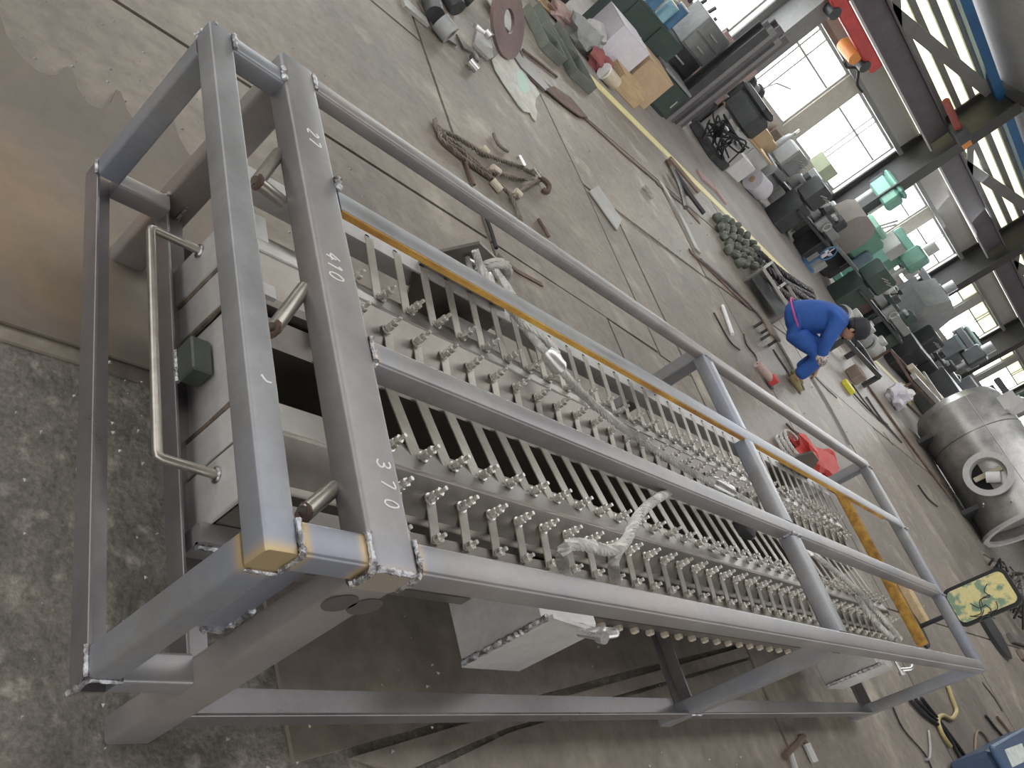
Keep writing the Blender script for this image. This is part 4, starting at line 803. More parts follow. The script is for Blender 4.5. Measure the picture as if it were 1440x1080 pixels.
def drill_m(label, c, h, m, rz=0, radial=0.0):
    t = thing('drill_press', label, 'drill press', c, rz)
    ob('base', MB().bbox((0, -.1, .09), (.6, .9, .18), .02), G_DARK, t, local=True); ob('column', MB().cyl((0, .2, .18), (0, .2, h), .1, n=16), G_LGREY, t, local=True)
    tb = ob('table', MB().bbox((0, -.18, h * .46), (.5, .5, .07), .01), G_GREY, t, local=True); ob('table_arm', MB().bbox((0, .1, h * .44), (.16, .3, .1), .01), G_GREY, tb, local=True)
    hd = ob('head', MB().bbox((0, -.06, h * .86), (.42, .8, .42), .05), m, t, local=True); ob('belt_cover', MB().bbox((0, .0, h * .86 + .28), (.4, .84, .14), .05), m, hd, local=True)
    ob('motor', MB().cyl((0, .42, h * .8), (0, .42, h * .8 + .34), .13, n=16), G_DARK, hd, local=True); ob('spindle', MB().cyl((0, -.28, h * .86 - .2), (0, -.28, h * .62), .04, n=12), G_LGREY, t, local=True)
    for k in range(3): a = k * 2.1; ob('feed_lever', MB().tube([(.22, -.2, h * .8), (.3, -.2 + .22 * math.cos(a), h * .8 + .22 * math.sin(a))], .014, 6), G_LGREY, hd, local=True)
    return t
def mill_m(label, c, m, m2, rz=0, h=2.0):
    t = thing('milling_machine', label, 'milling machine', c, rz)
    ob('base', MB().bbox((0, -.2, .12), (.8, 1.3, .24), .03), m, t, local=True); ob('column', MB().prism([(-.3, .24), (.3, .24), (.24, h * .8), (-.24, h * .8)], -.05, .45, lambda u, v, d: (u, d, v)), m, t, local=True)
    kn = ob('knee', MB().bbox((0, -.35, h * .35), (.5, .6, .34), .03), m, t, local=True); ob('table', MB().bbox((0, -.35, h * .47), (1.4, .36, .11), .01), m2, t, local=True); ob('handwheel', MB().tube([(.74, -.35 + .12 * math.cos(a), h * .47 + .12 * math.sin(a)) for a in [i * .52 for i in range(12)]], .016, 6, closed=True), G_LGREY, t, local=True)
    hd = ob('head', MB().bbox((0, -.3, h * .86), (.36, .5, .56), .05), m, t, local=True); ob('motor', MB().cyl((0, -.3, h), (0, -.3, h + .3), .15, n=16), m2, hd, local=True); ob('spindle', MB().cyl((0, -.35, h * .7), (0, -.35, h * .56), .06, n=12), G_LGREY, t, local=True)
    ob('ram', MB().bbox((0, .1, h * .9), (.3, 1.1, .22), .03), m, t, local=True); ob('control_box', MB().bbox((.45, -.3, h * .75), (.3, .2, .36), .02), m2, t, local=True)
    return t
def carton(label, c, sz, m, rz=0, name='carton', grp=None):
    t = thing(name, label, 'box', c, rz, grp); w, d, h = sz
    ob('body', MB().bbox((0, 0, h / 2), (w, d, h), .008), m, t, local=True); ob('flap', MB().box(-w / 2, -.004, -d / 2, d / 2, h, h + .008), m, t, local=True); ob('flap', MB().box(.004, w / 2, -d / 2, d / 2, h, h + .008), m, t, local=True); return t
# left part, by the cream board
carton('small light wooden crate standing on the aisle beside cartons', (7.75, 8.75, 0), (.55, .35, .22), G_WOOD, -.05, 'wooden_crate')
carton('brown carton standing behind the small wooden crate', (8.3, 9.35, 0), (.62, .6, .52), G_CARD, -.05)
carton('lilac white carton left of the brown carton', (7.55, 9.3, 0), (.62, .6, .56), G_LILAC, -.05)
t = thing('spool_base', 'large dark round machine base with a pipe at the top edge', 'machine base', (6.3, 10.2, 0)); ob('drum', MB().cyl((6.3, 10.2, .0), (6.3, 10.2, .95), .75, n=32), G_DARK, t); ob('top_plate', MB().cyl((6.3, 10.2, .95), (6.3, 10.2, 1.0), .8, n=32), G_DGREEN, t); ob('pipe', MB().cyl((5.9, 9.5, .85), (5.95, 9.45, 1.5), .04, n=10), G_YEL, t); ob('switch_box', MB().bbox((6.35, 9.4, .6), (.16, .1, .22), .01), G_LGREY, t)
ob('plywood_sheet', MB().box(5.9, 7.0, 9.0, 9.4, .01, .03), G_WOOD, None, 'light plywood sheet under the dark round base', 'board')
t = thing('rag_heap', 'heap of grey and pink rags behind the yellow aisle line', 'rags', (6.9, 8.75, 0)); ob('rag', MB().blob((6.75, 8.8, .14), .24, 3, .7, (1.3, .7, .7), 3), G_GREY, t); ob('rag', MB().blob((7.1, 8.6, .1), .2, 3, .7, (1.2, .6, .6), 8), mat('dull_red_cloth', (.36, .12, .12), (.26, .09, .09), .8), t); ob('rag', MB().blob((6.5, 9.0, .1), .2, 3, .7, (1.3, .8, .5), 12), G_PINK, t); ob('rag', MB().blob((7.0, 9.0, .22), .18, 3, .7, (1.2, .8, .7), 17), G_LGREY, t)
t = thing('white_bucket', 'pale bucket lying on the aisle line beside the rags', 'bucket', (7.15, 8.35, 0)); ob('shell', MB().cyl((7.05, 8.4, .1), (7.3, 8.36, .1), .1, .085, n=16), G_BEIGE, t); ob('rim', MB().cyl((7.04, 8.4, .1), (7.06, 8.4, .1), .108, n=16), G_WHITE, t)
cab('tool_cabinet', 'dark green cabinet with blue cans on top by the cream wall', 'cabinet', (8.45, 10.3), (1.25, .6, .85), G_DGREEN, 2)
for i, (x, y, h, m, lab) in enumerate([(8.2, 10.2, .2, G_BLUE, 'blue can left on the dark green cabinet'), (8.45, 10.15, .26, mat('pale_cyan_can', (.3, .52, .6), (.2, .4, .5), .4), 'pale cyan can in the middle of the dark green cabinet'), (8.75, 10.3, .34, G_BLUE, 'tall blue can right on the dark green cabinet'), (8.6, 10.45, .3, G_BEIGE, 'beige can at the back of the dark green cabinet')]):
    t = thing('paint_can', lab, 'can', (x, y, .85)); ob('can', MB().cyl((x, y, .85), (x, y, .85 + h), .1, n=16), m, t); ob('lid', MB().cyl((x, y, .85 + h), (x, y, .87 + h), .104, n=16), G_LGREY, t)
cab('drawer_unit', 'dark drawer unit lower one standing before the cream wall', 'drawers', (9.45, 10.6), (.9, .55, .85), G_DARK, 0, drawers=3)
t = cab('drawer_unit', 'grey drawer box stacked on the dark drawer unit', 'drawers', (9.6, 10.6, .85), (.7, .5, .55), G_GREY, 0, drawers=2)
cab('tool_cabinet', 'low dark cabinet with a pale top right of the green cabinet', 'cabinet', (9.25, 9.95), (.75, .5, .5), G_DGREEN, 1, top=G_GREY)
# tall dark sections standing upright
for i in range(6):
    x = 9.75 + .2 * i; y = 9.95 + .12 * i; h = 1.9 + .1 * (i % 3)
    t = MB().box(x - .09, x + .09, y - .1, y - .075, 0, h).box(x - .09, x + .09, y + .075, y + .1, 0, h).box(x - .012, x + .012, y - .075, y + .075, 0, h)
    ob('steel_section', t, [G_DARK, COLG, mat('dark_plum_steel', (.16, .145, .155), (.1, .09, .1), .5, .3, 3)][i % 3], None, 'tall dark steel section %s in the upright row before the window' % ['first from the left', 'second from the left', 'third from the left', 'fourth from the left', 'fifth from the left', 'last at the right'][i], 'steel section', 'upright steel sections')
drill_m('dark drill press with tangled cables left of the grey cabinet', (12.0, 10.9, 0), 1.05, G_DARK, .1)
t = thing('spring_rack', 'pink backed rack of hanging metal springs', 'rack', (11.6, 11.6, 0)); ob('back_panel', MB().box(11.0, 12.3, 11.75, 11.8, .55, 1.45), G_PINK, t); ob('leg', MB().box(11.0, 11.06, 11.7, 11.8, 0, .55), G_DARK, t); ob('leg', MB().box(12.24, 12.3, 11.7, 11.8, 0, .55), G_DARK, t)
for k in range(7): ob('spring', MB().tube([(11.15 + .17 * k + .05 * math.cos(a), 11.68 + .05 * math.sin(a), .75 + a * .012) for a in [j * .7 for j in range(44)]], .013, 5), G_LGREY, t)
t = thing('cable_tangle', 'tangle of black cables under the dark drill press', 'cables', (11.9, 10.3, 0))
random.seed(11)
for k in range(8): p = Vector((11.6, 10.35, .1)); ob('cable', MB().tube(smooth([p + Vector((random.uniform(-.5, .6), random.uniform(-.15, .25), random.uniform(0, .55))) for _ in range(6)]), .016, 6), G_BLACK, t)
cab('tool_cabinet', 'pale grey cabinet with a wooden top under the orange carton', 'cabinet', (13.5, 11.75), (1.5, .7, .62), G_LGREY, 2, top=G_WOOD)
for i, (x, w, h, m, lab, z) in enumerate([(13.0, .3, .2, REDP, 'red box on the pale grey cabinet', .66), (13.35, .26, .16, G_BLUE, 'blue box on the pale grey cabinet', .66), (13.7, .5, .3, G_CARD, 'orange-brown carton on the pale grey cabinet', .66), (14.5, .7, .5, G_CARD, 'large pale carton against the wall right of the pale grey cabinet', .4)]):
    carton(lab, (x, 11.8 if i < 3 else 12.3, z if i < 3 else 0), (w, .4, h if i < 3 else .9), m)
t = thing('drill_vice', 'black bench grinder standing in front of the window on a stand', 'grinder', (13.1, 12.3, 0)); ob('stand', MB().bbox((13.1, 12.3, .5), (.5, .4, 1.0), .03), G_DARK, t); ob('wheel_guard', MB().cyl((12.85, 12.3, 1.2), (12.97, 12.3, 1.2), .17, n=18), G_DARK, t); ob('wheel_guard', MB().cyl((13.23, 12.3, 1.2), (13.35, 12.3, 1.2), .17, n=18), G_DARK, t); ob('motor', MB().cyl((12.97, 12.3, 1.2), (13.23, 12.3, 1.2), .12, n=16), G_GREY, t); ob('lamp_arm', MB().tube([(13.3, 12.3, 1.3), (13.5, 12.35, 1.6), (13.9, 12.35, 1.75)], .02, 6), G_LGREY, t)
t = thing('drape_board', 'brown hardboard sheet leaning on the wall under the window pier', 'board', (15.9, 12.8, 0)); ob('sheet', MB().box(15.2, 16.5, 12.85, 12.9, .0, 1.1, None), G_BROWN, t); ob('edge_strip', MB().box(15.2, 16.5, 12.84, 12.85, 1.06, 1.1), G_BEIGE, t)
t = thing('paper_roll', 'thick roll of white film standing by the machines', 'roll', (14.3, 11.1, 0)); ob('roll', MB().cyl((13.95, 11.1, .22), (14.5, 11.15, .22), .22, n=24), G_LILAC, t); ob('core', MB().cyl((13.92, 11.1, .22), (13.95, 11.1, .22), .06, n=14), G_CARD, t)
carton('white sack bundle beside the roll of film', (13.1, 11.0, 0), (.7, .4, .4), G_WHITE, .2, 'sack_bundle')
lathe_m('grey metal lathe with a blue-grey headstock before the window', (15.55, 11.6, 0), 2.0, G_GREY, G_LGREY, -.08)
lathe_m('dark metal lathe nearest the aisle with a round chuck', (15.75, 10.7, 0), 1.7, G_DARK, G_GREY, -.12)
carton('pale green carton on the grey lathe', (15.9, 11.75, 1.24), (.55, .4, .3), mat('pale_green_board', (.52, .57, .40), (.45, .5, .35), .7), .1)
t = thing('desk_fan', 'worn blue pedestal fan on the aisle edge', 'fan', (16.15, 10.05, 0)); ob('base', MB().cyl((16.15, 10.05, 0), (16.15, 10.05, .06), .2, n=18), G_BLUE, t); ob('stem', MB().cyl((16.15, 10.05, .06), (16.15, 10.05, .35), .03, n=8), G_BLUE, t); ob('guard', MB().tube([(16.15 + .19 * math.cos(a), 10.0, .5 + .19 * math.sin(a)) for a in [i * .4 for i in range(16)]], .02, 6, closed=True), G_BLUE, t)
for k in range(4): ob('blade', MB().bbox((.09, 0, 0), (.13, .015, .09), .004, Matrix.Translation((16.15, 10.02, .5)) @ Matrix.Rotation(k * 1.57, 4, 'Y') @ Matrix.Rotation(.4, 4, 'X')), G_LILAC, t)
# big rounded machine hood
t = thing('band_saw', 'large brown-grey band saw with a rounded hood', 'band saw', (17.4, 11.0, 0))
hood = [(-.55, 0), (.55, 0), (.6, .5), (.52, .8), (.3, .95), (-.3, .95), (-.5, .8), (-.6, .5)]
ob('hood', MB().prism([(u * 1.0, .62 + v * .95) for u, v in hood], 10.8, 11.35, lambda u, v, d: (17.35 + u, d, v)), mat('hood_brown_grey', (.34, .31, .285), (.27, .245, .225), .55, .1, 2), t); ob('base', MB().bbox((17.45, 11.05, .31), (1.3, .7, .62), .03), G_DARK, t); ob('bed', MB().bbox((17.7, 10.65, .66), (1.5, .3, .08), .01), G_GREY, t)
ob('control_panel', MB().bbox((17.9, 10.75, .55), (.5, .06, .3), .01), G_LGREY, t)
for k in range(3): ob('button', MB().cyl((17.78 + .12 * k, 10.72, .58), (17.78 + .12 * k, 10.69, .58), .03, n=10), G_DARK, t)
# green machines
t = drill_m('green radial drill with a tall column before the window', (19.0, 12.35, 0), 2.5, G_GREEN, 0); 
t = thing('gear_head_machine', 'blue-green gearbox machine right of the band saw', 'machine', (18.6, 11.35, 0)); ob('pedestal', MB().bbox((18.6, 11.4, .35), (.8, .6, .7), .03), G_DARK, t); ob('gearbox', MB().bbox((18.6, 11.35, 1.08), (.95, .6, .75), .06), G_GREEN, t); ob('cover', MB().bbox((18.45, 11.3, 1.54), (.6, .5, .18), .05), mat('mint_green', (.34, .62, .48), (.28, .52, .4), .5), t); ob('belt_guard', MB().bbox((18.85, 11.0, .85), (.4, .12, .5), .04), mat('slate_blue', (.18, .26, .32), (.14, .2, .26), .5), t)
ob('rail_bar', MB().cyl((18.9, 11.6, 1.5), (19.4, 11.7, 2.0), .03, n=8), G_LGREY, t); ob('rail_bar', MB().cyl((19.0, 11.6, 1.42), (19.5, 11.7, 1.92), .03, n=8), G_LGREY, t)
mill_m('green milling machine with pale grey control boxes', (20.4, 11.4, 0), G_GREEN, G_LGREY, 0, 2.1)
carton('pale grey control box on a bracket above the milling table', (19.6, 11.3, 1.35), (.6, .4, .42), G_LGREY, .1, 'control_box')
t = thing('work_table', 'brown worktop table with a small tripod on it', 'table', (19.7, 10.1, 0)); ob('tabletop', MB().bbox((19.7, 10.1, .7), (1.5, .8, .06), .01), G_BROWN, t)
for sx in (-.68, .68):
    for sy in (-.34, .34): ob('leg', MB().box(19.7 + sx - .03, 19.7 + sx + .03, 10.1 + sy - .03, 10.1 + sy + .03, 0, .67), G_DARK, t)
ob('side_panel', MB().box(19.0, 20.4, 10.46, 10.49, .1, .67), G_PINK, t)
t = thing('small_tripod', 'small black tripod standing on the brown worktop', 'tripod', (19.6, 10.1, .73))
for k in range(3): ob('leg', MB().tube([(19.6, 10.1, 1.1), (19.6 + .16 * math.cos(k * 2.1), 10.1 + .16 * math.sin(k * 2.1), .735)], .015, 6), G_BLACK, t)
ob('head', MB().bbox((19.6, 10.1, 1.13), (.1, .1, .08), .01), G_BLACK, t)
lathe_m('dark green lathe behind the seated person', (18.3, 9.4, 0), 2.4, G_DGREEN, G_GREY, -.25)
cab('machine_base', 'long dark machine base below the brown worktop', 'machine base', (20.9, 9.2), (1.8, .8, .8), G_DARK, 2)
t = thing('sheet_metal_hopper', 'large pale grey sheet metal hopper standing over dark machines', 'hopper', (22.2, 10.6, 0)); hop = [(-.75, .75), (.55, .75), (.85, 1.25), (.6, 1.85), (-.35, 1.95), (-.8, 1.4)]
ob('shell', MB().prism(hop, 10.3, 11.1, lambda u, v, d: (22.2 + u, d, v)), G_GREY, t)
for sx in (-.6, .5): ob('leg', MB().box(22.2 + sx - .05, 22.2 + sx + .05, 10.4, 10.5, 0, .76), G_DARK, t); ob('leg', MB().box(22.2 + sx - .05, 22.2 + sx + .05, 10.9, 11.0, 0, .76), G_DARK, t)
ob('chute', MB().prism([(-.3, .3), (.3, .3), (.5, .75), (-.5, .75)], 10.45, 10.95, lambda u, v, d: (22.2 + u, d, v)), RUSTD, t)
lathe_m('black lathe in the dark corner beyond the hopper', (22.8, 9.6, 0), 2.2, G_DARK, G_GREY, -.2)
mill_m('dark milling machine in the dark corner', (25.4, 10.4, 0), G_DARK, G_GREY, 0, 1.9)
drill_m('dark drill press right of the dark milling machine', (26.4, 11.0, 0), 1.9, G_DGREEN, 0)
t = thing('teal_pump', 'teal pump with pipes standing above the tank', 'pump', (25.6, 8.8, 0)); ob('plinth', MB().bbox((25.6, 8.8, .5), (1.4, .8, 1.0), .03), G_DARK, t); ob('motor', MB().cyl((25.2, 8.7, 1.3), (25.9, 8.7, 1.3), .24, n=18), G_TEAL, t); ob('volute', MB().cyl((26.0, 8.7, 1.25), (26.25, 8.7, 1.25), .3, n=20), G_TEAL, t); ob('outlet_pipe', MB().tube([(26.1, 8.7, 1.5), (26.1, 8.7, 1.85), (26.5, 8.7, 2.0)], .07, 10), G_LGREY, t); ob('flange', MB().cyl((25.1, 8.7, 1.3), (25.16, 8.7, 1.3), .28, n=18), G_LILAC, t)
cab('machine_base', 'long black cabinet row behind the tank', 'cabinet', (22.6, 7.9), (4.2, .8, .95), G_DARK, 4)
cab('machine_base', 'black cabinet at the far end of the dark row', 'cabinet', (28.7, 8.8), (3.6, .9, 1.1), G_DARK, 3)
t = thing('stone_stack', 'stack of pale slatted boards at the right edge behind the tank', 'boards', (24.5, 5.8, 0))
for k in range(9): ob('board', MB().bbox((24.6, 5.6, .2 + .19 * k), (4.4, 1.2, .13), .01), G_BEIGE, t)
for k in (-1.6, 0, 1.6): ob('bearer', MB().bbox((24.6 + k, 5.6, .95), (.12, 1.1, 1.86), .01), RUSTD, t)
drill_m('tall dark drill press left of the hopper', (21.2, 11.7, 0), 1.9, G_DARK, 0)
mill_m('black milling machine right of the hopper', (23.6, 11.8, 0), G_DARK, G_GREY, .1, 2.0)
cab('tool_cabinet', 'dark cabinet with grey drawers in front of the black milling machine', 'cabinet', (23.6, 10.5), (1.0, .6, .9), G_DARK, 0, drawers=4, md=G_GREY)
drill_m('dark green drill press by the far dark windows', (28.4, 11.6, 0), 2.0, G_DGREEN, 0)
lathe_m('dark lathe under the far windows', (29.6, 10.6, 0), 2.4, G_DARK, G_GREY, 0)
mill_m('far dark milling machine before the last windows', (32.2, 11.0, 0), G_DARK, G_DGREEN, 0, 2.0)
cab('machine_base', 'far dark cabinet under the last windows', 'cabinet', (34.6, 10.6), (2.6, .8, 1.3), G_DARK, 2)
lathe_m('grey lathe half hidden behind the blue fan', (17.6, 12.3, 0), 1.8, G_GREY, G_LGREY, 0)
carton('pale box on the floor behind the blue fan', (16.6, 10.25, 0), (.35, .3, .3), G_LGREY, .2, 'parts_box')
t = thing('gas_bottle', 'slim grey gas bottle standing by the window pier', 'gas bottle', (15.3, 12.5, 0)); ob('shell', MB().lathe([(.0, 0), (.11, 0), (.11, 1.1), (.08, 1.22), (.035, 1.27), (.035, 1.33), (0, 1.33)], (15.3, 12.5, 0), None, 18), G_GREY, t); ob('valve', MB().cyl((15.3, 12.5, 1.33), (15.3, 12.5, 1.43), .03, n=8), BOLT, t)
for i, x in enumerate((10.95, 11.15, 11.4, 11.7, 12.05)): ob('sill_tool', MB().cyl((x, 12.93, 1.205), (x + .05 * (i % 3 - 1), 12.9, 1.42 + .05 * (i % 3)), .04, n=8), G_DARK, None, 'dark tool standing on the window sill, ' + ['leftmost of five', 'second of five', 'middle one of five', 'fourth of five', 'rightmost of five'][i], 'tool')
# welding bench and scrap beside the tank
t = thing('welding_bench', 'cluttered low welding bench of angle steel by the tank', 'bench', (16.9, 6.9, 0)); 
for a, b in (((16.0, 6.5, .5), (18.6, 6.5, .5)), ((16.0, 7.3, .5), (18.6, 7.3, .5)), ((16.0, 6.5, .5), (16.0, 7.3, .5)), ((18.6, 6.5, .5), (18.6, 7.3, .5)), ((16.0, 6.5, .15), (18.6, 6.5, .15))): ob('rail', MB().tube([a, b], .03, 4), RUSTD, t)
for x in (16.0, 18.6):
    for y in (6.5, 7.3): ob('leg', MB().tube([(x, y, 0), (x, y, .5)], .03, 4), RUSTD, t)
ob('steel_beam', MB().box(16.2, 19.2, 6.62, 6.74, .53, .62), STEELL, None, 'long pale steel bar lying on the welding bench front edge', 'bar'); ob('steel_beam', MB().box(16.6, 19.4, 7.0, 7.1, .53, .66), G_BEIGE, None, 'long cream steel bar lying on the welding bench back edge', 'bar')
ob('flat_bar', MB().box(17.6, 17.75, 6.55, 7.25, .665, .70), STEELL, None, 'pale flat bar laid across the two long bars', 'bar')
t = thing('white_sack', 'crumpled white sack at the foot of the tank', 'sack', (15.9, 6.3, 0)); ob('bag', MB().blob((15.9, 6.35, .16), .24, 3, .8, (1.1, .9, .8), 4), G_LILAC, t); ob('neck', MB().blob((15.9, 6.3, .36), .09, 2, .5, (1, 1, 1), 9), G_WHITE, t)
t = thing('rag_heap', 'yellow and orange rags on the floor under the welding bench', 'rags', (17.2, 6.9, 0)); ob('rag', MB().blob((17.3, 6.9, .12), .25, 3, .8, (1.2, .7, .6), 7), mat('pale_yellow_cloth', (.66, .62, .30), (.55, .48, .25), .8), t); ob('rag', MB().blob((16.9, 6.8, .1), .2, 3, .8, (1.2, .7, .6), 15), mat('orange_cloth', (.7, .45, .2), (.6, .36, .15), .8), t)
t = thing('angle_trestle', 'dark angle steel trestle standing on the floor behind the seated person', 'frame', (12.9, 6.0, 0))
for a, b in (((12.2, 6.1, .3), (13.6, 5.9, .3)), ((12.2, 6.7, .3), (13.6, 6.5, .3)), ((12.2, 6.1, .3), (12.2, 6.7, .3)), ((13.6, 5.9, .3), (13.6, 6.5, .3)), ((12.2, 6.1, 0), (12.2, 6.1, .3)), ((13.6, 5.9, 0), (13.6, 5.9, .3)), ((12.2, 6.7, 0), (12.2, 6.7, .3)), ((13.6, 6.5, 0), (13.6, 6.5, .3))): ob('member', MB().tube([a, b], .05, 4), G_DARK, t)
for i in range(3):
    x = 14.4 + .75 * i; t = thing('grey_motor', ['grey motor leftmost of the three beside the dark lathe', 'grey motor in the middle of the three beside the dark lathe', 'grey motor rightmost of the three beside the dark lathe'][i], 'motor', (x, 7.55, 0), 0, 'row of motors'); ob('body', MB().cyl((x - .25, 7.55, .24), (x + .25, 7.5, .24), .2, n=18), G_LGREY if i != 1 else G_GREY, t); ob('end_cap', MB().cyl((x - .32, 7.56, .24), (x - .25, 7.55, .24), .16, n=18), G_DARK, t); ob('foot', MB().bbox((x, 7.55, .03), (.4, .34, .06), .01), G_DARK, t); ob('terminal_box', MB().bbox((x, 7.5, .47), (.18, .16, .1), .01), G_LGREY, t)
ob('steel_block', MB().bbox((12.75, 5.75, .1), (.28, .22, .2), .015), G_BROWN, None, 'small brown square block near the yellow socket', 'block')
# pile of tin offcuts beside the tank end
t = thing('swarf_heap', 'dark heap of wire swarf in front of the tank end', 'swarf', (15.3, 2.3, 0)); random.seed(5)
for k in range(40): p = Vector((random.uniform(14.2, 17.5), random.uniform(1.6, 2.9), .03)); ob('strand', MB().tube(smooth([p, p + Vector((random.uniform(-.4, .4), random.uniform(-.2, .2), random.uniform(.05, .3))), p + Vector((random.uniform(-.7, .7), random.uniform(-.4, .4), .02))], 4), .018, 5), G_BLACK if k % 3 else STEELP, t)
for i in range(3): ob('flat_bar', MB().box(12.8, 15.6, 1.0 + .22 * i, 1.12 + .22 * i, .004, .06), [STEELL, G_BROWN, STEELP][i], None, ['pale flat bar nearest the round lid at the right edge', 'brown flat bar between two bars at the right edge', 'dark flat bar farthest of three at the right edge'][i], 'bar')
ob('timber_beam', MB().bbox((8.2, 1.55, .04), (.14, .5, .08), .01), G_WOOD, None, 'yellow timber beam on the floor just beyond the frame end', 'timber')
# ------------------------------------------------------------------ the seated person
def skin(name, verts, edges, radii, m, parent, sub=2, rootv=0):
    me = bpy.data.meshes.new(name); me.from_pydata([tuple(v) for v in verts], edges, [])
    o = bpy.data.objects.new(name + '_tmp', me); COL.objects.link(o)
    md = o.modifiers.new('skin', 'SKIN'); md.use_smooth_shade = True
    for i, r in enumerate(radii):
        sv = me.skin_vertices[0].data[i]; sv.radius = r if isinstance(r, tuple) else (r, r); sv.use_root = (i == rootv)
    s = o.modifiers.new('sub', 'SUBSURF'); s.levels = sub; s.render_levels = sub
    dg = bpy.context.evaluated_depsgraph_get(); nm = bpy.data.meshes.new_from_object(o.evaluated_get(dg)); nm.name = name
    bpy.data.objects.remove(o); nm.polygons.foreach_set('use_smooth', [True] * len(nm.polygons)); nm.materials.clear(); nm.materials.append(m)
    r = bpy.data.objects.new(name, nm); COL.objects.link(r); r.parent = parent; return r
per = thing('person', 'person in blue work clothes and a dark cap crouching on a low stool', 'person', (8.51, 4.15, 0))
th = math.radians(-55); dd = Vector((math.cos(th), math.sin(th), 0)); nn = Vector((-dd.y, dd.x, 0))
J = lambda a, s, z: dd * a + nn * s + Vector((0, 0, z))
SKINM = mat('skin', (.52, .30, .20), (.45, .25, .16), .55, 0, 8); BLUEC = mat('blue_workwear', (.024, .105, .40), (.016, .07, .29), .75, 0, 6, .2); HAIRM = mat('black_hair', (.015, .013, .012), rough=.6)
V = [J(-.53, 0, .37), J(-.50, 0, .48), J(-.40, 0, .62), J(-.31, 0, .75), J(-.24, 0, .80), J(-.19, 0, .84), J(-.13, 0, .86), J(-.06, 0, .83)]
Rr = [.07, .08, .11, .10, .05, .05, .095, .07]; E_ = [(i, i + 1) for i in range(7)]
def add(p, vs, rs):
    b = p
    for v, r in zip(vs, rs): V.append(v); Rr.append(r); E_.append((b, len(V) - 1)); b = len(V) - 1
    return b
for s in (-1, 1):
    add(0, [J(-.46, s * .10, .345), J(-.33, s * .14, .36), J(-.09, s * .15, .42), J(-.07, s * .15, .24), J(-.05, s * .15, .07), J(.06, s * .16, .045)], [.06, .06, .05, .045, .036, .035])
    w = add(3, [J(-.30, s * .18, .72), J(-.22, s * .22, .58), J(-.14, s * .21, .46), J(-.05, s * .15, .38), J(.0, s * .11, .30)], [.06, .045, .038, .034, .026])
    h = add(w, [J(.035, s * .095, .255)], [.03])
    for k in range(4): add(h, [J(.055 + .004 * k, s * .09 + .022 * (k - 1.5), .235), J(.07, s * .085 + .022 * (k - 1.5), .205), J(.06, s * .08 + .021 * (k - 1.5), .18 + .004 * abs(k - 1.5))], [.010, .009, .008])
    add(w, [J(.02, s * .065, .28), J(.045, s * .05, .255), J(.055, s * .045, .23)], [.013, .011, .009])
body = skin('body', V, E_, Rr, SKINM, per, 1)
jv = [J(-.64, 0, .30), J(-.55, 0, .47), J(-.42, 0, .66), J(-.33, 0, .77), J(-.26, 0, .81)]; je = [(i, i + 1) for i in range(4)]; jr = [(.20, .20), (.21, .20), (.23, .20), (.20, .16), .085]
for s in (-1, 1):
    b = 3
    for v, r in ((J(-.30, s * .17, .74), .095), (J(-.23, s * .235, .60), .078), (J(-.15, s * .23, .47), .07), (J(-.07, s * .18, .40), .062)):
        jv.append(v); jr.append(r); je.append((b, len(jv) - 1)); b = len(jv) - 1
skin('jacket', jv, je, jr, BLUEC, per, 2)
tv = [J(-.60, 0, .34), J(-.555, 0, .47)]; te = [(0, 1)]; tr = [(.21, .2), (.195, .185)]
for s in (-1, 1):
    b = 0
    for v, r in ((J(-.44, s * .12, .34), .135), (J(-.28, s * .15, .375), .118), (J(-.09, s * .16, .42), .10), (J(-.06, s * .16, .26), .085), (J(-.045, s * .16, .09), .08)):
        tv.append(v); tr.append(r); te.append((b, len(tv) - 1)); b = len(tv) - 1
skin('trousers', tv, te, tr, BLUEC, per, 2)
for s in (-1, 1):
    skin('shoe', [J(-.09, s * .155, .045), J(.02, s * .16, .045), J(.12, s * .165, .035)], [(0, 1), (1, 2)], [(.05, .045), (.05, .042), (.04, .03)], mat('yellow_brown_shoe', (.30, .25, .10), (.2, .16, .07), .6), per, 2)
    skin('oversleeve', [J(-.14, s * .23, .465), J(-.075, s * .185, .405), J(-.02, s * .135, .335)], [(0, 1), (1, 2)], [.088, .082, .06], mat('patterned_oversleeve', (.62, .56, .54), (.20, .13, .14), .8, 0, 45, lo=.45, hi=.55), per, 2)
pv = per.location
def rel(mb, name, m, parent=per): return ob(name, mb, m, parent, local=True)
bt = MB(); bt.tube([J(-.575 + .20 * math.cos(a), .207 * math.sin(a), .43 - .06 * math.cos(a)) for a in [i * math.pi / 14 for i in range(28)]], .011, 6, closed=True); rel(bt, 'belt', mat('magenta_belt', (.55, .08, .30), rough=.6))
hc = J(-.12, 0, .865)
Mh = Matrix((dd, nn, Vector((0, 0, 1)))).transposed() @ Matrix.Rotation(.6, 3, 'Y')
cp = MB(); cp.lathe([(.122, -.03), (.126, .02), (.112, .075), (.07, .115), (.01, .125)], hc, Mh, 24); cp.prism([(-.02 + .16 * math.cos(a) + .06, .10 * math.sin(a)) for a in [i * .35 - 1.6 for i in range(10)]], -.012, -.026, lambda u, v, d: tuple(hc + Mh @ Vector((u, v, d)))); rel(cp, 'cap', mat('dark_cap', (.022, .026, .035), (.014, .016, .02), .7))
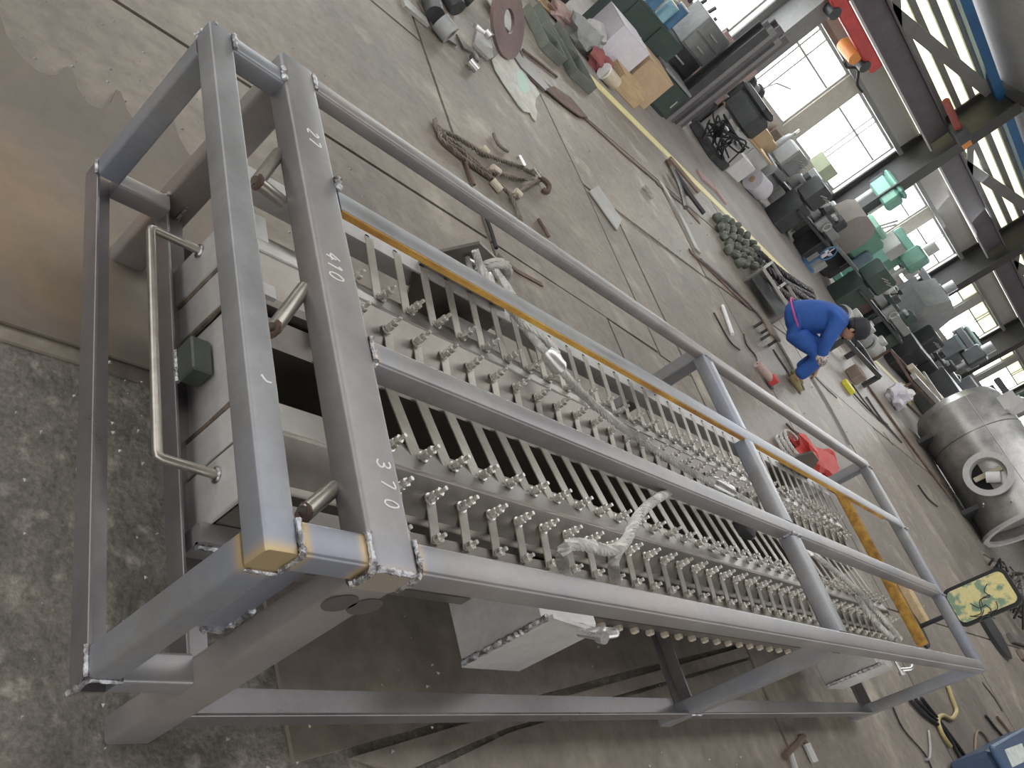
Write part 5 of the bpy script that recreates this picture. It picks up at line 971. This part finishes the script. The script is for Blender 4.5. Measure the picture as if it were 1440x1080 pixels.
hb = MB(); hb.blob(hc + Mh @ Vector((-.03, 0, -.045)), .105, 2, .05, (.9, 1, .8), 1, Mh); rel(hb, 'hair', HAIRM)
for s in (-1, 1):
    e = MB(); e.blob(hc + Mh @ Vector((.0, s * .098, -.06)), .028, 1, .1, (.7, .4, 1.1), 2, Mh); rel(e, 'ear', SKINM)
    e = MB(); e.blob(hc + Mh @ Vector((.093, s * .034, -.05)), .013, 1, 0, (.6, 1, .7), 0, Mh); rel(e, 'eye', G_BLACK)
e = MB(); e.blob(hc + Mh @ Vector((.112, 0, -.085)), .022, 1, .1, (.9, .7, 1.3), 1, Mh); rel(e, 'nose', SKINM)
e = MB(); e.blob(hc + Mh @ Vector((.098, 0, -.125)), .02, 1, 0, (.4, 1.3, .3), 0, Mh); rel(e, 'mouth', mat('lip', (.36, .14, .11), rough=.5))
e = MB(); e.blob(hc + Mh @ Vector((.03, 0, -.085)), .09, 2, .04, (.95, .9, 1.05), 0, Mh); rel(e, 'face', SKINM)
t = thing('low_stool', 'low dark stool under the crouching person', 'stool', tuple(Vector(pv) + J(-.6, 0, 0)))
b = Vector(pv) + J(-.6, 0, 0); ob('seat', MB().bbox((b.x, b.y, .13), (.26, .24, .03), .01), G_BROWN, t)
for sx in (-.1, .1):
    for sy in (-.09, .09): ob('leg', MB().box(b.x + sx - .012, b.x + sx + .012, b.y + sy - .012, b.y + sy + .012, 0, .116), G_DARK, t)
t = thing('angle_grinder', 'red angle grinder on the floor at the feet of the person', 'grinder', tuple(PZ(1076, 524))); c = PZ(1076, 524, .05)
ob('body', MB().cyl(c + Vector((-.12, .06, 0)), c + Vector((.08, -.05, 0)), .04, n=12), G_PINK, t); ob('head', MB().cyl(c + Vector((.1, -.06, -.03)), c + Vector((.1, -.06, .05)), .05, n=12), REDP, t); ob('disc', MB().cyl(c + Vector((.1, -.06, -.035)), c + Vector((.1, -.06, -.03)), .08, n=18), G_DARK, t); ob('cord', MB().tube(smooth([c + Vector((-.12, .06, 0)), PZ(1062, 500, .012), PZ(1050, 485, .012), PZ(1046, 470, .012)]), .008, 6), G_BLACK, t)
